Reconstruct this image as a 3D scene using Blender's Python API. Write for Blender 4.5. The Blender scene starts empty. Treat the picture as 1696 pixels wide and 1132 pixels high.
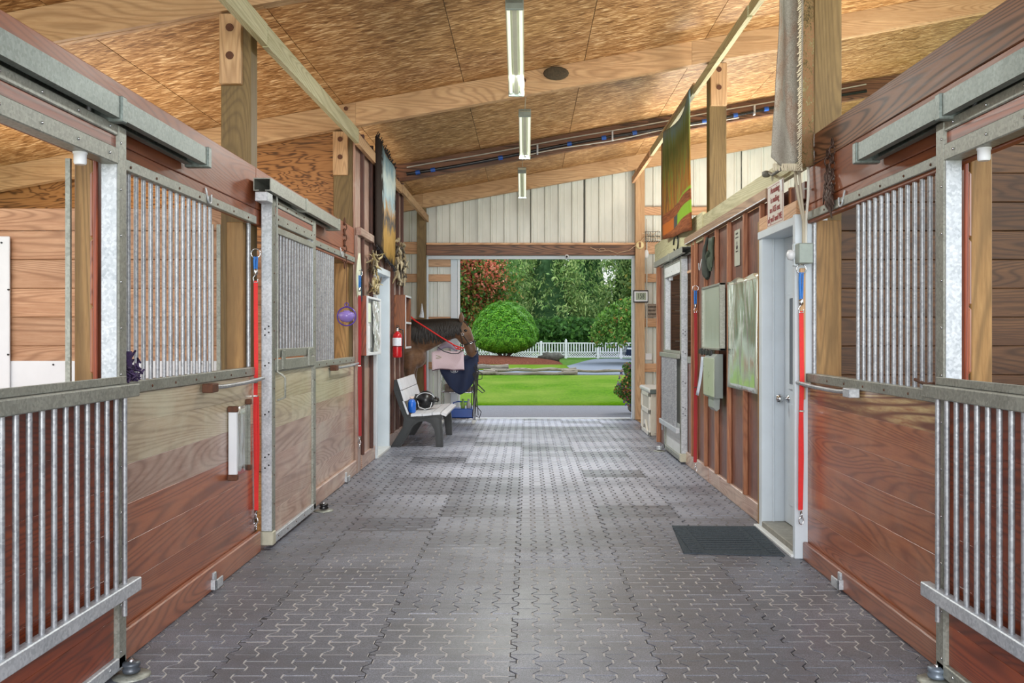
import bpy, math, random
import numpy as np
from mathutils import Vector, Matrix, Quaternion

random.seed(7)
RNG = np.random.default_rng(11)
S = bpy.context.scene
COL = S.collection
PI = math.pi

# ------------------------------------------------------------------ camera
F = 1500.0           # focal length for a 1696 px wide frame
CX, CY = 873.0, 556.0
CAMZ = 1.4
cd = bpy.data.cameras.new('camera')
cam = bpy.data.objects.new('camera', cd)
COL.objects.link(cam)
cam.location = (0, 0, CAMZ)
cam.rotation_euler = (PI/2, 0, 0)
cd.sensor_width = 36
cd.lens = F/1696*36
cd.shift_x = -(CX-848)/1696
cd.shift_y = -(566-CY)/1696
cd.clip_end = 500
S.camera = cam

# ------------------------------------------------------------------ world, sun, lamps and added fill
w = bpy.data.worlds.new('sky')
S.world = w
w.use_nodes = True
nt = w.node_tree
nt.nodes.clear()
out = nt.nodes.new('ShaderNodeOutputWorld')
bg = nt.nodes.new('ShaderNodeBackground')
tc = nt.nodes.new('ShaderNodeTexCoord')
sp = nt.nodes.new('ShaderNodeSeparateXYZ')
rp = nt.nodes.new('ShaderNodeValToRGB')
nt.links.new(tc.outputs['Generated'], sp.inputs[0])
nt.links.new(sp.outputs['Z'], rp.inputs[0])
rp.color_ramp.elements[0].position = 0.0
rp.color_ramp.elements[0].color = (0.95, 0.97, 1.0, 1)
rp.color_ramp.elements[1].position = 0.8
rp.color_ramp.elements[1].color = (0.72, 0.84, 1.0, 1)
nt.links.new(rp.outputs[0], bg.inputs[0])
bg.inputs[1].default_value = 1.5
nt.links.new(bg.outputs[0], out.inputs[0])

def lamp(kind, name, loc, rot, energy, color=(1, 1, 1), **kw):
    d = bpy.data.lights.new(name, kind)
    o = bpy.data.objects.new(name, d)
    COL.objects.link(o)
    o.location = loc
    o.rotation_euler = rot
    d.energy = energy
    d.color = color
    for k, v in kw.items():
        setattr(d, k, v)
    return o

lamp('SUN', 'hazy_sun', (0, 0, 30), (math.radians(38), math.radians(-14), math.radians(160)), 0.9, (1.0, 0.96, 0.9), angle=math.radians(18))
# unseen fill panel added behind the camera to brighten the aisle
lamp('AREA', 'rear_fill_panel', (0, -4.0, 2.3), (math.radians(93), 0, 0), 560, (1.0, 0.985, 0.97), shape='RECTANGLE', size=4.5, size_y=3.6)
# unseen fill added over the stalls, up at the roof boards and down into the boxes
for (lx, ly, lz, e) in ((-3.9, 3.4, 1.9, 18), (-3.7, 7.6, 1.9, 42), (-3.0, 10.9, 2.0, 45), (3.4, 4.2, 2.4, 50), (3.1, 8.0, 2.3, 105), (2.9, 12.7, 2.5, 135)):
    lamp('AREA', 'stall_fill_up', (lx, ly, lz), (PI, 0, 0), e, (1.0, 0.93, 0.82), shape='RECTANGLE', size=1.6, size_y=1.6)
for (lx, ly, lz, e) in ((-3.6, 4.2, 2.7, 28), (-3.6, 7.6, 2.1, 30), (3.4, 4.4, 2.6, 9)):
    lamp('AREA', 'stall_fill_down', (lx, ly, lz), (0, 0, 0), e, (1.0, 0.96, 0.9), shape='RECTANGLE', size=1.6, size_y=1.6)
# the fluorescent strips along the aisle
for (ly, lz, e) in ((7.2, 3.55, 60), (10.1, 3.5, 70), (13.5, 3.55, 8)):
    lamp('AREA', 'strip_glow', (-.07, ly, lz), (0, 0, 0), e, (0.96, 1.0, 0.95), shape='RECTANGLE', size=.16, size_y=1.2)

S.view_settings.view_transform = 'Standard'
S.view_settings.look = 'None'
S.view_settings.gamma = 1
S.view_settings.use_curve_mapping = False
S.view_settings.exposure = 0.40

# ------------------------------------------------------------------ helpers
def Yat(x, X):
    """depth at which the vertical plane X is crossed by photo column x"""
    return F*abs(X)/abs(x-CX)
def Zat(y, Y):
    return CAMZ-(y-CY)*Y/F
def Xat(x, Y):
    return (x-CX)*Y/F

WL = {}      # world location of each object (no rotations on parents)

class B:
    """collects geometry for one mesh"""
    def __init__(s):
        s.v = []; s.f = []; s.sm = []
    def add(s, vs, fs, smooth=False):
        n = len(s.v)
        s.v += [tuple(p) for p in vs]
        s.f += [tuple(i+n for i in f) for f in fs]
        s.sm += [smooth]*len(fs)
        return s
    def box(s, x0, x1, y0, y1, z0, z1):
        if x0 > x1: x0, x1 = x1, x0
        if y0 > y1: y0, y1 = y1, y0
        if z0 > z1: z0, z1 = z1, z0
        vs = [(x, y, z) for x in (x0, x1) for y in (y0, y1) for z in (z0, z1)]
        return s.add(vs, [(0, 1, 3, 2), (4, 6, 7, 5), (0, 4, 5, 1), (2, 3, 7, 6), (0, 2, 6, 4), (1, 5, 7, 3)])
    def bbox(s, x0, x1, y0, y1, z0, z1, c=.004):
        """box with chamfered edges"""
        lo = (min(x0, x1), min(y0, y1), min(z0, z1)); hi = (max(x0, x1), max(y0, y1), max(z0, z1))
        c = min(c, *[(hi[i]-lo[i])*.45 for i in range(3)])
        vs = []; idx = {}
        for a in range(3):
            for sx in (0, 1):
                for sy in (0, 1):
                    for sz in (0, 1):
                        sg = (sx, sy, sz)
                        p = []
                        for i in range(3):
                            e = hi[i] if sg[i] else lo[i]
                            if i != a: e += -c if sg[i] else c
                            p.append(e)
                        idx[(a, sx, sy, sz)] = len(vs); vs.append(tuple(p))
        fs = []
        def quad(k):
            fs.append(tuple(k))
        for sx in (0, 1):
            q = [idx[(0, sx, 0, 0)], idx[(0, sx, 1, 0)], idx[(0, sx, 1, 1)], idx[(0, sx, 0, 1)]]
            quad(q if sx else q[::-1])
            q = [idx[(1, 0, sx, 0)], idx[(1, 0, sx, 1)], idx[(1, 1, sx, 1)], idx[(1, 1, sx, 0)]]
            quad(q if sx else q[::-1])
            q = [idx[(2, 0, 0, sx)], idx[(2, 1, 0, sx)], idx[(2, 1, 1, sx)], idx[(2, 0, 1, sx)]]
            quad(q if sx else q[::-1])
        for a, b in ((0, 1), (0, 2), (1, 2)):
            t = 3-a-b
            for s1 in (0, 1):
                for s2 in (0, 1):
                    def g(ax, tt):
                        k = [0, 0, 0]; k[a] = s1; k[b] = s2; k[t] = tt
                        return idx[(ax, *k)]
                    quad([g(a, 0), g(a, 1), g(b, 1), g(b, 0)])
        for sx in (0, 1):
            for sy in (0, 1):
                for sz in (0, 1):
                    fs.append((idx[(0, sx, sy, sz)], idx[(1, sx, sy, sz)], idx[(2, sx, sy, sz)]))
        return s.add(vs, fs)
    def cyl(s, p0, p1, r, n=10, r2=None, cap=True):
        p0 = Vector(p0); p1 = Vector(p1)
        r2 = r if r2 is None else r2
        d = (p1-p0).normalized()
        a = d.orthogonal().normalized(); b = d.cross(a)
        vs = []
        for p, rr in ((p0, r), (p1, r2)):
            for i in range(n):
                t = 2*PI*i/n
                vs.append(p+a*math.cos(t)*rr+b*math.sin(t)*rr)
        fs = [(i, (i+1) % n, n+(i+1) % n, n+i) for i in range(n)]
        s.add(vs, fs, True)
        if cap:
            s.add(vs, [tuple(range(n))[::-1], tuple(range(n, 2*n))])
        return s
    def tube(s, pts, r, n=8, flat=None):
        pts = [Vector(p) for p in pts]
        vs = []; m = len(pts)
        up = None
        for i, p in enumerate(pts):
            d = (pts[min(i+1, m-1)]-pts[max(i-1, 0)])
            if d.length < 1e-9: d = Vector((0, 0, 1))
            d.normalize()
            if up is None: up = d.orthogonal().normalized()
            up = (up-d*up.dot(d))
            if up.length < 1e-6: up = d.orthogonal()
            up.normalize()
            b = d.cross(up)
            rr = r[i] if isinstance(r, (list, tuple)) else r
            for k in range(n):
                t = 2*PI*k/n
                vs.append(p+up*math.cos(t)*rr+b*math.sin(t)*rr)
        fs = [(i*n+k, i*n+(k+1) % n, (i+1)*n+(k+1) % n, (i+1)*n+k) for i in range(m-1) for k in range(n)]
        s.add(vs, fs, True)
        s.add(vs, [tuple(range(n))[::-1], tuple(range((m-1)*n, m*n))])
        return s
    def ribbon(s, pts, wvec, th):
        """flat strap along pts, width vector wvec, thickness th"""
        pts = [Vector(p) for p in pts]; wv = Vector(wvec)
        vs = []
        for i, p in enumerate(pts):
            d = pts[min(i+1, len(pts)-1)]-pts[max(i-1, 0)]
            nn = d.cross(wv).normalized()*th/2
            vs += [p-wv/2-nn, p+wv/2-nn, p+wv/2+nn, p-wv/2+nn]
        fs = []
        for i in range(len(pts)-1):
            for k in range(4):
                fs.append((i*4+k, i*4+(k+1) % 4, (i+1)*4+(k+1) % 4, (i+1)*4+k))
        fs += [(3, 2, 1, 0), tuple(len(vs)-4+k for k in range(4))]
        return s.add(vs, fs)
    def prism(s, poly, axis, a0, a1, smooth=False):
        """2D polygon extruded along an axis; poly coords are the other two axes in xyz order"""
        n = len(poly)
        vs = []
        for a in (a0, a1):
            for (p, q) in poly:
                vs.append({'x': (a, p, q), 'y': (p, a, q), 'z': (p, q, a)}[axis])
        fs = [(i, (i+1) % n, n+(i+1) % n, n+i) for i in range(n)]
        s.add(vs, fs, smooth)
        s.add(vs, [tuple(range(n))[::-1], tuple(range(n, 2*n))])
        return s
    def lathe(s, c, prof, n=16, axis='z'):
        vs = []
        for (r, h) in prof:
            for i in range(n):
                t = 2*PI*i/n
                p = (r*math.cos(t), r*math.sin(t), h)
                if axis == 'x': p = (p[2], p[0], p[1])
                if axis == 'y': p = (p[0], p[2], p[1])
                vs.append((c[0]+p[0], c[1]+p[1], c[2]+p[2]))
        m = len(prof)
        fs = [(j*n+i, j*n+(i+1) % n, (j+1)*n+(i+1) % n, (j+1)*n+i) for j in range(m-1) for i in range(n)]
        s.add(vs, fs, True)
        s.add(vs, [tuple(range(n))[::-1], tuple(range((m-1)*n, m*n))])
        return s
    def ball(s, c, r, n=12, m=8):
        if not isinstance(r, (tuple, list)): r = (r, r, r)
        vs = [(c[0], c[1], c[2]-r[2])]
        for j in range(1, m):
            ph = PI*j/m
            for i in range(n):
                t = 2*PI*i/n
                vs.append((c[0]+r[0]*math.sin(ph)*math.cos(t), c[1]+r[1]*math.sin(ph)*math.sin(t), c[2]-r[2]*math.cos(ph)))
        vs.append((c[0], c[1], c[2]+r[2]))
        fs = [(0, 1+(i+1) % n, 1+i) for i in range(n)]
        for j in range(m-2):
            for i in range(n):
                a = 1+j*n
                fs.append((a+i, a+(i+1) % n, a+n+(i+1) % n, a+n+i))
        L = len(vs)-1; a = 1+(m-2)*n
        fs += [(a+i, a+(i+1) % n, L) for i in range(n)]
        return s.add(vs, fs, True)
    def grid(s, fn, nu, nv, smooth=True, th=None):
        """surface fn(u,v) u,v in 0..1; th = thickness vector for a closed slab"""
        vs = [Vector(fn(i/nu, j/nv)) for j in range(nv+1) for i in range(nu+1)]
        fs = [(j*(nu+1)+i, j*(nu+1)+i+1, (j+1)*(nu+1)+i+1, (j+1)*(nu+1)+i) for j in range(nv) for i in range(nu)]
        if th is None:
            return s.add(vs, fs, smooth)
        t = Vector(th); n = len(vs)
        vs2 = vs+[p+t for p in vs]
        fs2 = fs+[tuple(k+n for k in f[::-1]) for f in fs]
        rim = [i for i in range(nu+1)]+[j*(nu+1)+nu for j in range(1, nv+1)]+[nv*(nu+1)+i for i in range(nu-1, -1, -1)]+[j*(nu+1) for j in range(nv-1, 0, -1)]
        for k in range(len(rim)):
            a = rim[k]; b = rim[(k+1) % len(rim)]
            fs2.append((b, a, a+n, b+n))
        return s.add(vs2, fs2, smooth)
    def xf(s, M, start=0):
        for i in range(start, len(s.v)):
            s.v[i] = tuple(M @ Vector(s.v[i]))
        return s
    def mesh(s, name, off=(0, 0, 0)):
        me = bpy.data.meshes.new(name)
        me.from_pydata([(p[0]-off[0], p[1]-off[1], p[2]-off[2]) for p in s.v], [], s.f)
        me.polygons.foreach_set('use_smooth', s.sm)
        me.update()
        return me

def props(o, label=None, cat=None, group=None, kind=None):
    if label: o['label'] = label
    if cat: o['category'] = cat
    if group: o['group'] = group
    if kind: o['kind'] = kind

def link(name, me, m, loc, parent=None):
    o = bpy.data.objects.new(name, me)
    if m is not None and len(me.materials) == 0: me.materials.append(m)
    COL.objects.link(o)
    if parent is not None:
        pl = WL[parent.name]
        o.parent = parent
        o.location = Vector(loc)-Vector(pl)
    else:
        o.location = loc
    WL[o.name] = tuple(loc)
    return o

def center(b):
    a = np.array(b.v)
    lo = a.min(0); hi = a.max(0)
    return (float((lo[0]+hi[0])/2), float((lo[1]+hi[1])/2), float(lo[2]))

def thing(name, label, cat, loc, group=None):
    o = bpy.data.objects.new(name, None)
    o.empty_display_size = .1
    COL.objects.link(o)
    o.location = loc
    WL[o.name] = tuple(loc)
    props(o, label, cat, group)
    return o
def part(name, b, m, parent, label=None, kind=None, off=None):
    c = center(b) if off is None else off
    o = link(name, b.mesh(name, c), m, c, parent)
    props(o, label, None, None, kind)
    return o
def solo(name, b, m, label, cat, group=None, kind=None):
    c = center(b)
    o = link(name, b.mesh(name, c), m, c)
    props(o, label, cat, group, kind)
    return o
def struct(name, b, m, label=None):
    if b is None:
        o = bpy.data.objects.new(name, None); COL.objects.link(o); WL[o.name] = (0, 0, 0)
    else:
        c = center(b)
        o = link(name, b.mesh(name, c), m, c)
    props(o, label, None, None, 'structure')
    return o
def twin(src, name, loc, parent):
    """object sharing src's mesh at a world location"""
    return link(name, src.data, None, loc, parent)

def text_b(body, size, M, depth=.0015, align='CENTER', spacing=1.0, line=1.0):
    cu = bpy.data.curves.new('lettering', 'FONT')
    cu.body = body; cu.size = size; cu.extrude = depth; cu.align_x = align; cu.align_y = 'CENTER'
    cu.space_character = spacing; cu.space_line = line; cu.resolution_u = 3
    t = bpy.data.objects.new('tmp', cu); COL.objects.link(t)
    dg = bpy.context.evaluated_depsgraph_get()
    me = bpy.data.meshes.new_from_object(t.evaluated_get(dg))
    b = B()
    b.add([M @ v.co for v in me.vertices], [tuple(p.vertices) for p in me.polygons])
    bpy.data.objects.remove(t); bpy.data.meshes.remove(me); bpy.data.curves.remove(cu)
    return b
def wallM(side, X, Y, Z):
    """frame on a side wall: local x = reading direction, local y = up, local z = into the aisle"""
    if side == 'R':
        R = Matrix(((0, 0, -1, X), (-1, 0, 0, Y), (0, 1, 0, Z), (0, 0, 0, 1)))
    else:
        R = Matrix(((0, 0, 1, X), (1, 0, 0, Y), (0, 1, 0, Z), (0, 0, 0, 1)))
    return R
def endM(X, Y, Z):
    return Matrix(((1, 0, 0, X), (0, 0, -1, Y), (0, 1, 0, Z), (0, 0, 0, 1)))

# ------------------------------------------------------------------ materials
def lin(h):
    h = h.lstrip('#')
    c = [int(h[i:i+2], 16)/255 for i in (0, 2, 4)]
    return tuple(x/12.92 if x < .04045 else ((x+.055)/1.055)**2.4 for x in c)+(1,)

class N:
    def __init__(s, name):
        s.m = bpy.data.materials.new(name); s.m.use_nodes = True
        s.t = s.m.node_tree; s.t.nodes.clear()
        s.o = s.t.nodes.new('ShaderNodeOutputMaterial')
        s.p = s.t.nodes.new('ShaderNodeBsdfPrincipled')
        s.t.links.new(s.p.outputs[0], s.o.inputs[0])
    def n(s, typ, **kw):
        x = s.t.nodes.new('ShaderNode'+typ)
        for k, v in kw.items():
            if k == 'ins':
                for kk, vv in v.items():
                    if isinstance(vv, bpy.types.NodeSocket): s.t.links.new(vv, x.inputs[kk])
                    else: x.inputs[kk].default_value = vv
            else: setattr(x, k, v)
        return x
    def l(s, a, b): s.t.links.new(a, b)
    def math(s, op, a, b=0.0, c=None):
        ins = {0: a, 1: b}
        if c is not None: ins[2] = c
        return s.n('Math', operation=op, ins=ins).outputs[0]
    def ramp(s, fac, stops, interp='LINEAR'):
        r = s.n('ValToRGB', ins={0: fac})
        r.color_ramp.interpolation = interp
        e = r.color_ramp.elements
        while len(e) < len(stops): e.new(.5)
        for el, (p, c) in zip(e, stops):
            el.position = p; el.color = lin(c) if isinstance(c, str) else c
        return r.outputs[0]
    def mix(s, f, a, b, mode='MIX'):
        x = s.n('Mix', data_type='RGBA', blend_type=mode)
        for k, v in ((0, f), (6, a), (7, b)):
            if isinstance(v, bpy.types.NodeSocket): s.l(v, x.inputs[k])
            else: x.inputs[k].default_value = lin(v) if isinstance(v, str) else v
        return x.outputs[2]
    def pos(s, scale=(1, 1, 1), rnd=True, rot=(0, 0, 0), obj=False):
        g = s.n('TexCoord').outputs['Object'] if obj else s.n('NewGeometry').outputs['Position']
        if rnd:
            r = s.n('ObjectInfo').outputs['Random']
            v = s.n('VectorMath', operation='SCALE', ins={0: (37., 23., 51.), 3: r})
            g = s.n('VectorMath', operation='ADD', ins={0: g, 1: v.outputs[0]}).outputs[0]
        return s.n('Mapping', ins={0: g, 2: rot, 3: scale}).outputs[0]
    def noise(s, v, sc, det=3, rough=.5, dist=0.0):
        return s.n('TexNoise', ins={'Vector': v, 'Scale': sc, 'Detail': det, 'Roughness': rough, 'Distortion': dist}).outputs[0]
    def bump(s, h, st=.3, d=.002):
        b = s.n('Bump', ins={'Strength': st, 'Distance': d, 'Height': h})
        s.l(b.outputs[0], s.p.inputs['Normal'])
    def done(s, col=None, rough=.5, metal=0., spec=.5, **kw):
        if col is not None:
            if isinstance(col, bpy.types.NodeSocket): s.l(col, s.p.inputs['Base Color'])
            else: s.p.inputs['Base Color'].default_value = lin(col)
        if isinstance(rough, bpy.types.NodeSocket): s.l(rough, s.p.inputs['Roughness'])
        else: s.p.inputs['Roughness'].default_value = rough
        s.p.inputs['Metallic'].default_value = metal
        s.p.inputs['Specular IOR Level'].default_value = spec
        for k, v in kw.items(): s.p.inputs[k].default_value = v
        return s.m

MC = {}
def plain(col, rough=.5, metal=0., var=.12, sc=6., bump=0.15, spec=.5):
    k = ('p', col, rough, metal, var, sc, bump)
    if k in MC: return MC[k]
    a = N('plain_'+col.strip('#'))
    v = a.pos()
    n1 = a.noise(v, sc, 4, .6)
    c = a.mix(a.ramp(n1, [(0.3, (0, 0, 0, 1)), (.75, (1, 1, 1, 1))]), tuple(x*(1-var) for x in lin(col)[:3])+(1,), tuple(min(1, x*(1+var)) for x in lin(col)[:3])+(1,))
    if bump: a.bump(a.noise(v, sc*12, 2), bump, .001)
    MC[k] = a.done(c, a.math('MULTIPLY_ADD', n1, .2, rough-.1), metal, spec)
    return MC[k]

def wood(axis, dark, mid, light, rough=.5, ring=.35, wear=None, wearamt=.5, sc=1.0, coat=0., spec=.5):
    """sawn timber: stretched grain, cathedral rings, a random tone per board"""
    k = ('w', axis, dark, mid, light, rough, ring, wear, sc)
    if k in MC: return MC[k]
    a = N('wood_'+mid.strip('#')+'_'+axis)
    st = {'X': (.5, 6, 6), 'Y': (6, .5, 6), 'Z': (6, 6, .5)}[axis]
    st = tuple(q*sc for q in st)
    fine = a.pos(tuple(q*11 for q in st))
    cath = a.pos(tuple(q*.5 for q in st))
    n1 = a.noise(fine, 1, 4, .65, .3)
    n0 = a.noise(a.pos(tuple(q*.9 for q in st)), 1, 3, .5)
    big = a.noise(cath, 1, 1.5, .4, .5)
    s1 = a.math('SINE', a.math('MULTIPLY_ADD', big, 270., a.math('MULTIPLY', n0, 5.)))
    rg = a.math('POWER', a.math('MULTIPLY_ADD', s1, .5, .5), 2.6)
    tone = a.math('ADD', a.math('MULTIPLY', n1, .55), a.math('MULTIPLY', n0, .45))
    c = a.ramp(tone, [(.25, dark), (.43, mid), (.68, light)])
    c = a.mix(a.math('MULTIPLY', rg, min(1, ring*2.1)), c, dark)
    # knots
    kn = a.n('TexVoronoi', ins={'Vector': a.pos(tuple(q*.55 for q in st)), 'Scale': 1.1}).outputs['Distance']
    c = a.mix(a.ramp(kn, [(.0, (.85, .85, .85, 1)), (.09, (0, 0, 0, 1))]), c, dark)
    if wear:
        wn = a.noise(a.pos((1, 1, 1)), 1.6, 5, .65, .4)
        c = a.mix(a.ramp(wn, [(.46, (0, 0, 0, 1)), (.72, (wearamt,)*3+(1,))]), c, wear)
    r = a.n('ObjectInfo').outputs['Random']
    c = a.mix(1.0, c, a.ramp(r, [(0, (.86, .85, .84, 1)), (1, (1.1, 1.09, 1.08, 1))]), 'MULTIPLY')
    a.bump(a.math('ADD', n1, a.math('MULTIPLY', rg, .5)), .22, .0015)
    MC[k] = a.done(c, a.math('MULTIPLY_ADD', n1, .22, rough-.1), 0, spec)
    if coat:
        a.p.inputs['Coat Weight'].default_value = coat; a.p.inputs['Coat Roughness'].default_value = .24; coat *= .55; a.p.inputs['Coat Weight'].default_value = coat
    return MC[k]
# stained planks, pine, treated posts
def RED(ax): return wood(ax, '#5e2e1e', '#8f5136', '#aa6a48', .38, .3, '#a98068', .35, coat=.9)
def REDOR(ax): return wood(ax, '#6a321a', '#9c5a36', '#b97a50', .36, .3, '#b58a6c', .45, coat=.9)
def REDDK(ax): return wood(ax, '#521e0e', '#80371b', '#a04e2a', .38, .3, None, coat=.5)
def REDPALE(ax): return wood(ax, '#7d5a48', '#a58270', '#c0a594', .38, .3, '#c9bcae', .7, coat=1.)  # red-brown planks, paled by reflection put into the colour
def CREAM(ax): return wood(ax, '#8d7a62', '#b9a98e', '#cfc4ac', .4, .25, '#cfd0b8', .7, coat=.9)  # sheen from the bright doorway painted into the planks as cream
def CREAMGR(ax): return wood(ax, '#74402a', '#a0663f', '#dac48e', .4, .85, '#8f5136', .6, coat=.9)
def BATWALL(ax): return wood(ax, '#35190e', '#5c2e1e', '#7a4735', .45, .3, '#9c7460', .4, coat=.6)
def CAPW(ax): return wood(ax, '#6a5240', '#94785f', '#b2957a', .6, .3, '#7d5f48', .4)
def BATTEN(ax): return wood(ax, '#6c3a22', '#9a6040', '#b98560', .45, .2, None)
def LEFTBAT(ax): return wood(ax, '#6a4636', '#9d7a6a', '#bda294', .4, .3, '#c8bbb0', .7, coat=.9)  # pinkish reflection on the left boards put into their colour
def PINE(ax): return wood(ax, '#8f6c4a', '#bd9870', '#d3b38c', .6, .25, '#a88460', .4)
def PINEPINK(ax): return wood(ax, '#96704e', '#c49770', '#dab592', .55, .3, '#a87c5a', .4)
def BATDARK(ax): return wood(ax, '#2e1811', '#4a281c', '#63392a', .5, .2, None)  # shade on the left battens' near faces put into the brown
def STALLPINE(ax): return wood(ax, '#845c40', '#ad8262', '#c6a080', .5, .3, '#9a7254', .35)
def STALLDARK(ax): return wood(ax, '#33200f', '#543821', '#6f4f32', .5, .3, None)
def TREATED(ax): return wood(ax, '#4c3c24', '#705c38', '#8a744c', .6, .2, '#66542f', .4)
def YELPOST(ax): return wood(ax, '#5e4724', '#8a683a', '#a88756', .55, .25, '#6f5330', .5)
def PALEBOARD(ax): return wood(ax, '#8f8a62', '#bdb992', '#d6d3b2', .6, .2, None)  # pale lumber with the lawn's green bounce put into its colour
def HEADER(ax): return wood(ax, '#5a2a16', '#884828', '#9e5c38', .48, .2, '#9a6448', .3, coat=.1)
def HEADNAT(ax): return wood(ax, '#4a3020', '#7a5038', '#936a4c', .5, .5, None)

def osb_mat():
    a = N('oriented_strand_board')
    def layer(rot, sc):
        v = a.pos((1, 1, 1), rot=(0, 0, rot))
        d = a.n('TexNoise', ins={'Vector': v, 'Scale': 5., 'Detail': 2.})
        v2 = a.mix(.05, v, d.outputs['Color'], 'ADD')
        m = a.n('Mapping', ins={0: v2, 3: sc}).outputs[0]
        vo = a.n('TexVoronoi', ins={'Vector': m, 'Scale': 1., 'Randomness': 1.})
        return vo.outputs['Color'], vo.outputs['Distance']
    c1, d1 = layer(.1, (11, 60, 11)); c2, d2 = layer(.35, (9, 48, 9)); c3, d3 = layer(-.4, (13, 70, 13))
    g1 = a.n('SeparateColor', ins={0: c1}).outputs[0]
    g2 = a.n('SeparateColor', ins={0: c2}).outputs[1]
    g3 = a.n('SeparateColor', ins={0: c3}).outputs[0]
    t = a.math('MULTIPLY', a.math('ADD', a.math('ADD', g1, g2), g3), .333)
    c = a.ramp(t, [(.12, '#6c4826'), (.35, '#91683d'), (.55, '#ae8558'), (.72, '#caa577'), (.9, '#e6cba4')])
    r = a.n('ObjectInfo').outputs['Random']
    c = a.mix(1.0, c, a.ramp(r, [(0, (.86, .84, .8, 1)), (1, (1.08, 1.05, 1, 1))]), 'MULTIPLY')
    st = a.noise(a.pos((1, 1, 1)), .9, 4, .6)
    c = a.mix(a.ramp(st, [(.55, (0, 0, 0, 1)), (.75, (.45, .45, .45, 1))]), c, '#6f5230')
    a.bump(a.math('ADD', g1, d2), .35, .002)
    return a.done(c, .55, 0, .4)
OSB = osb_mat()

def ply_mat():
    a = N('fir_plywood')
    v = a.pos((.9, .9, 4.2))
    big = a.noise(v, 1.1, 3, .5, .8)
    rg = a.math('POWER', a.math('MULTIPLY_ADD', a.math('SINE', a.math('MULTIPLY', big, 95.)), .5, .5), 2.5)
    n1 = a.noise(a.pos((3, 3, 50)), 1, 3)
    t = a.math('ADD', a.math('MULTIPLY', rg, .55), a.math('MULTIPLY', n1, .45))
    c = a.ramp(t, [(.2, '#a87748'), (.5, '#926239'), (.8, '#593a20')])
    a.bump(rg, .15, .001)
    return a.done(c, .5, 0, .4)
PLY = ply_mat()

def galv_mat(name, c0, c1, rough, metal):
    a = N(name)
    vo = a.n('TexVoronoi', ins={'Vector': a.pos((1, 1, 1)), 'Scale': 95.}).outputs['Color']
    g = a.n('SeparateColor', ins={0: vo}).outputs[0]
    n1 = a.noise(a.pos((1, 1, 1)), 7, 5, .65)
    t = a.math('ADD', a.math('MULTIPLY', g, .35), a.math('MULTIPLY', n1, .75))
    c = a.ramp(t, [(.25, c0), (.75, c1)])
    a.bump(g, .08, .0006)
    return a.done(c, a.math('MULTIPLY_ADD', n1, .25, rough-.1), metal, .5)
GALV = galv_mat('galvanised_bar', '#7f8388', '#abaeb2', .38, .5)
STEEL = galv_mat('galvanised_frame', '#777a72', '#9b9d94', .42, .35)
TRACK = galv_mat('weathered_track', '#626c68', '#858f8b', .42, .45)
ZINC = galv_mat('bright_zinc', '#9ca2a9', '#c6cbd0', .4, .35)
CHROME = plain('#c9ccd0', .15, 1., .03, 3, 0)
WHITE = plain('#c6d0d8', .4, 0, .05, 5, .05)
WHITEDIRTY = plain('#cdd0d0', .4, 0, .1, 8, .1)
PVC = plain('#d6dadf', .35, 0, .05, 4, .05)
BLACKP = plain('#15191b', .45, 0, .2, 8, .2)
BLACK = plain('#17181b', .3, 0, .15, 8, .1)
REDSTRAP = plain('#d2201f', .6, 0, .1, 60, .5)
REDDARKSTRAP = plain('#a01c22', .6, 0, .1, 60, .5)
BLUECORD = plain('#1f6fc0', .5, 0, .25, 90, .4)
RUST = plain('#5d3a28', .7, .2, .3, 40, .6)
GREYBOX = plain('#8f9a94', .45, .2, .12, 20, .2)
CABLE = plain('#a89f8c', .5, 0, .1, 10, .1)
CABLEW = plain('#c3c1b8', .5, 0, .1, 10, .1)

def sheet_mat():
    a = N('painted_metal_sheet')
    n1 = a.noise(a.pos((1, 1, .4)), 2.5, 4, .6)
    c = a.ramp(n1, [(.3, '#c3c7c0'), (.7, '#dde1da')])
    return a.done(c, .38, 0, .5)
SHEET = sheet_mat()

def glass_mat():
    a = N('clear_glass')
    return a.done('#f4f8f8', .03, 0, .5, **{'Transmission Weight': 1.0, 'IOR': 1.45})
GLASS = glass_mat()

def mirror_mat(name, base, rough, warp, sc, metal=.9):
    a = N(name)
    n1 = a.noise(a.pos((1, 1, .35)), sc, 2, .4, 1.0)
    a.bump(n1, warp, .05)
    return a.done(base, rough, metal, .6)
MIRROR = mirror_mat('warped_mirror_plastic', '#dfe6d8', .12, .3, 4, .7)  # bright greenish reflection put into the base colour
WBOARD = mirror_mat('glossy_whiteboard', '#c9d2c4', .2, .06, 3, .45)  # greenish reflection tinted into the board's white

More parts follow.
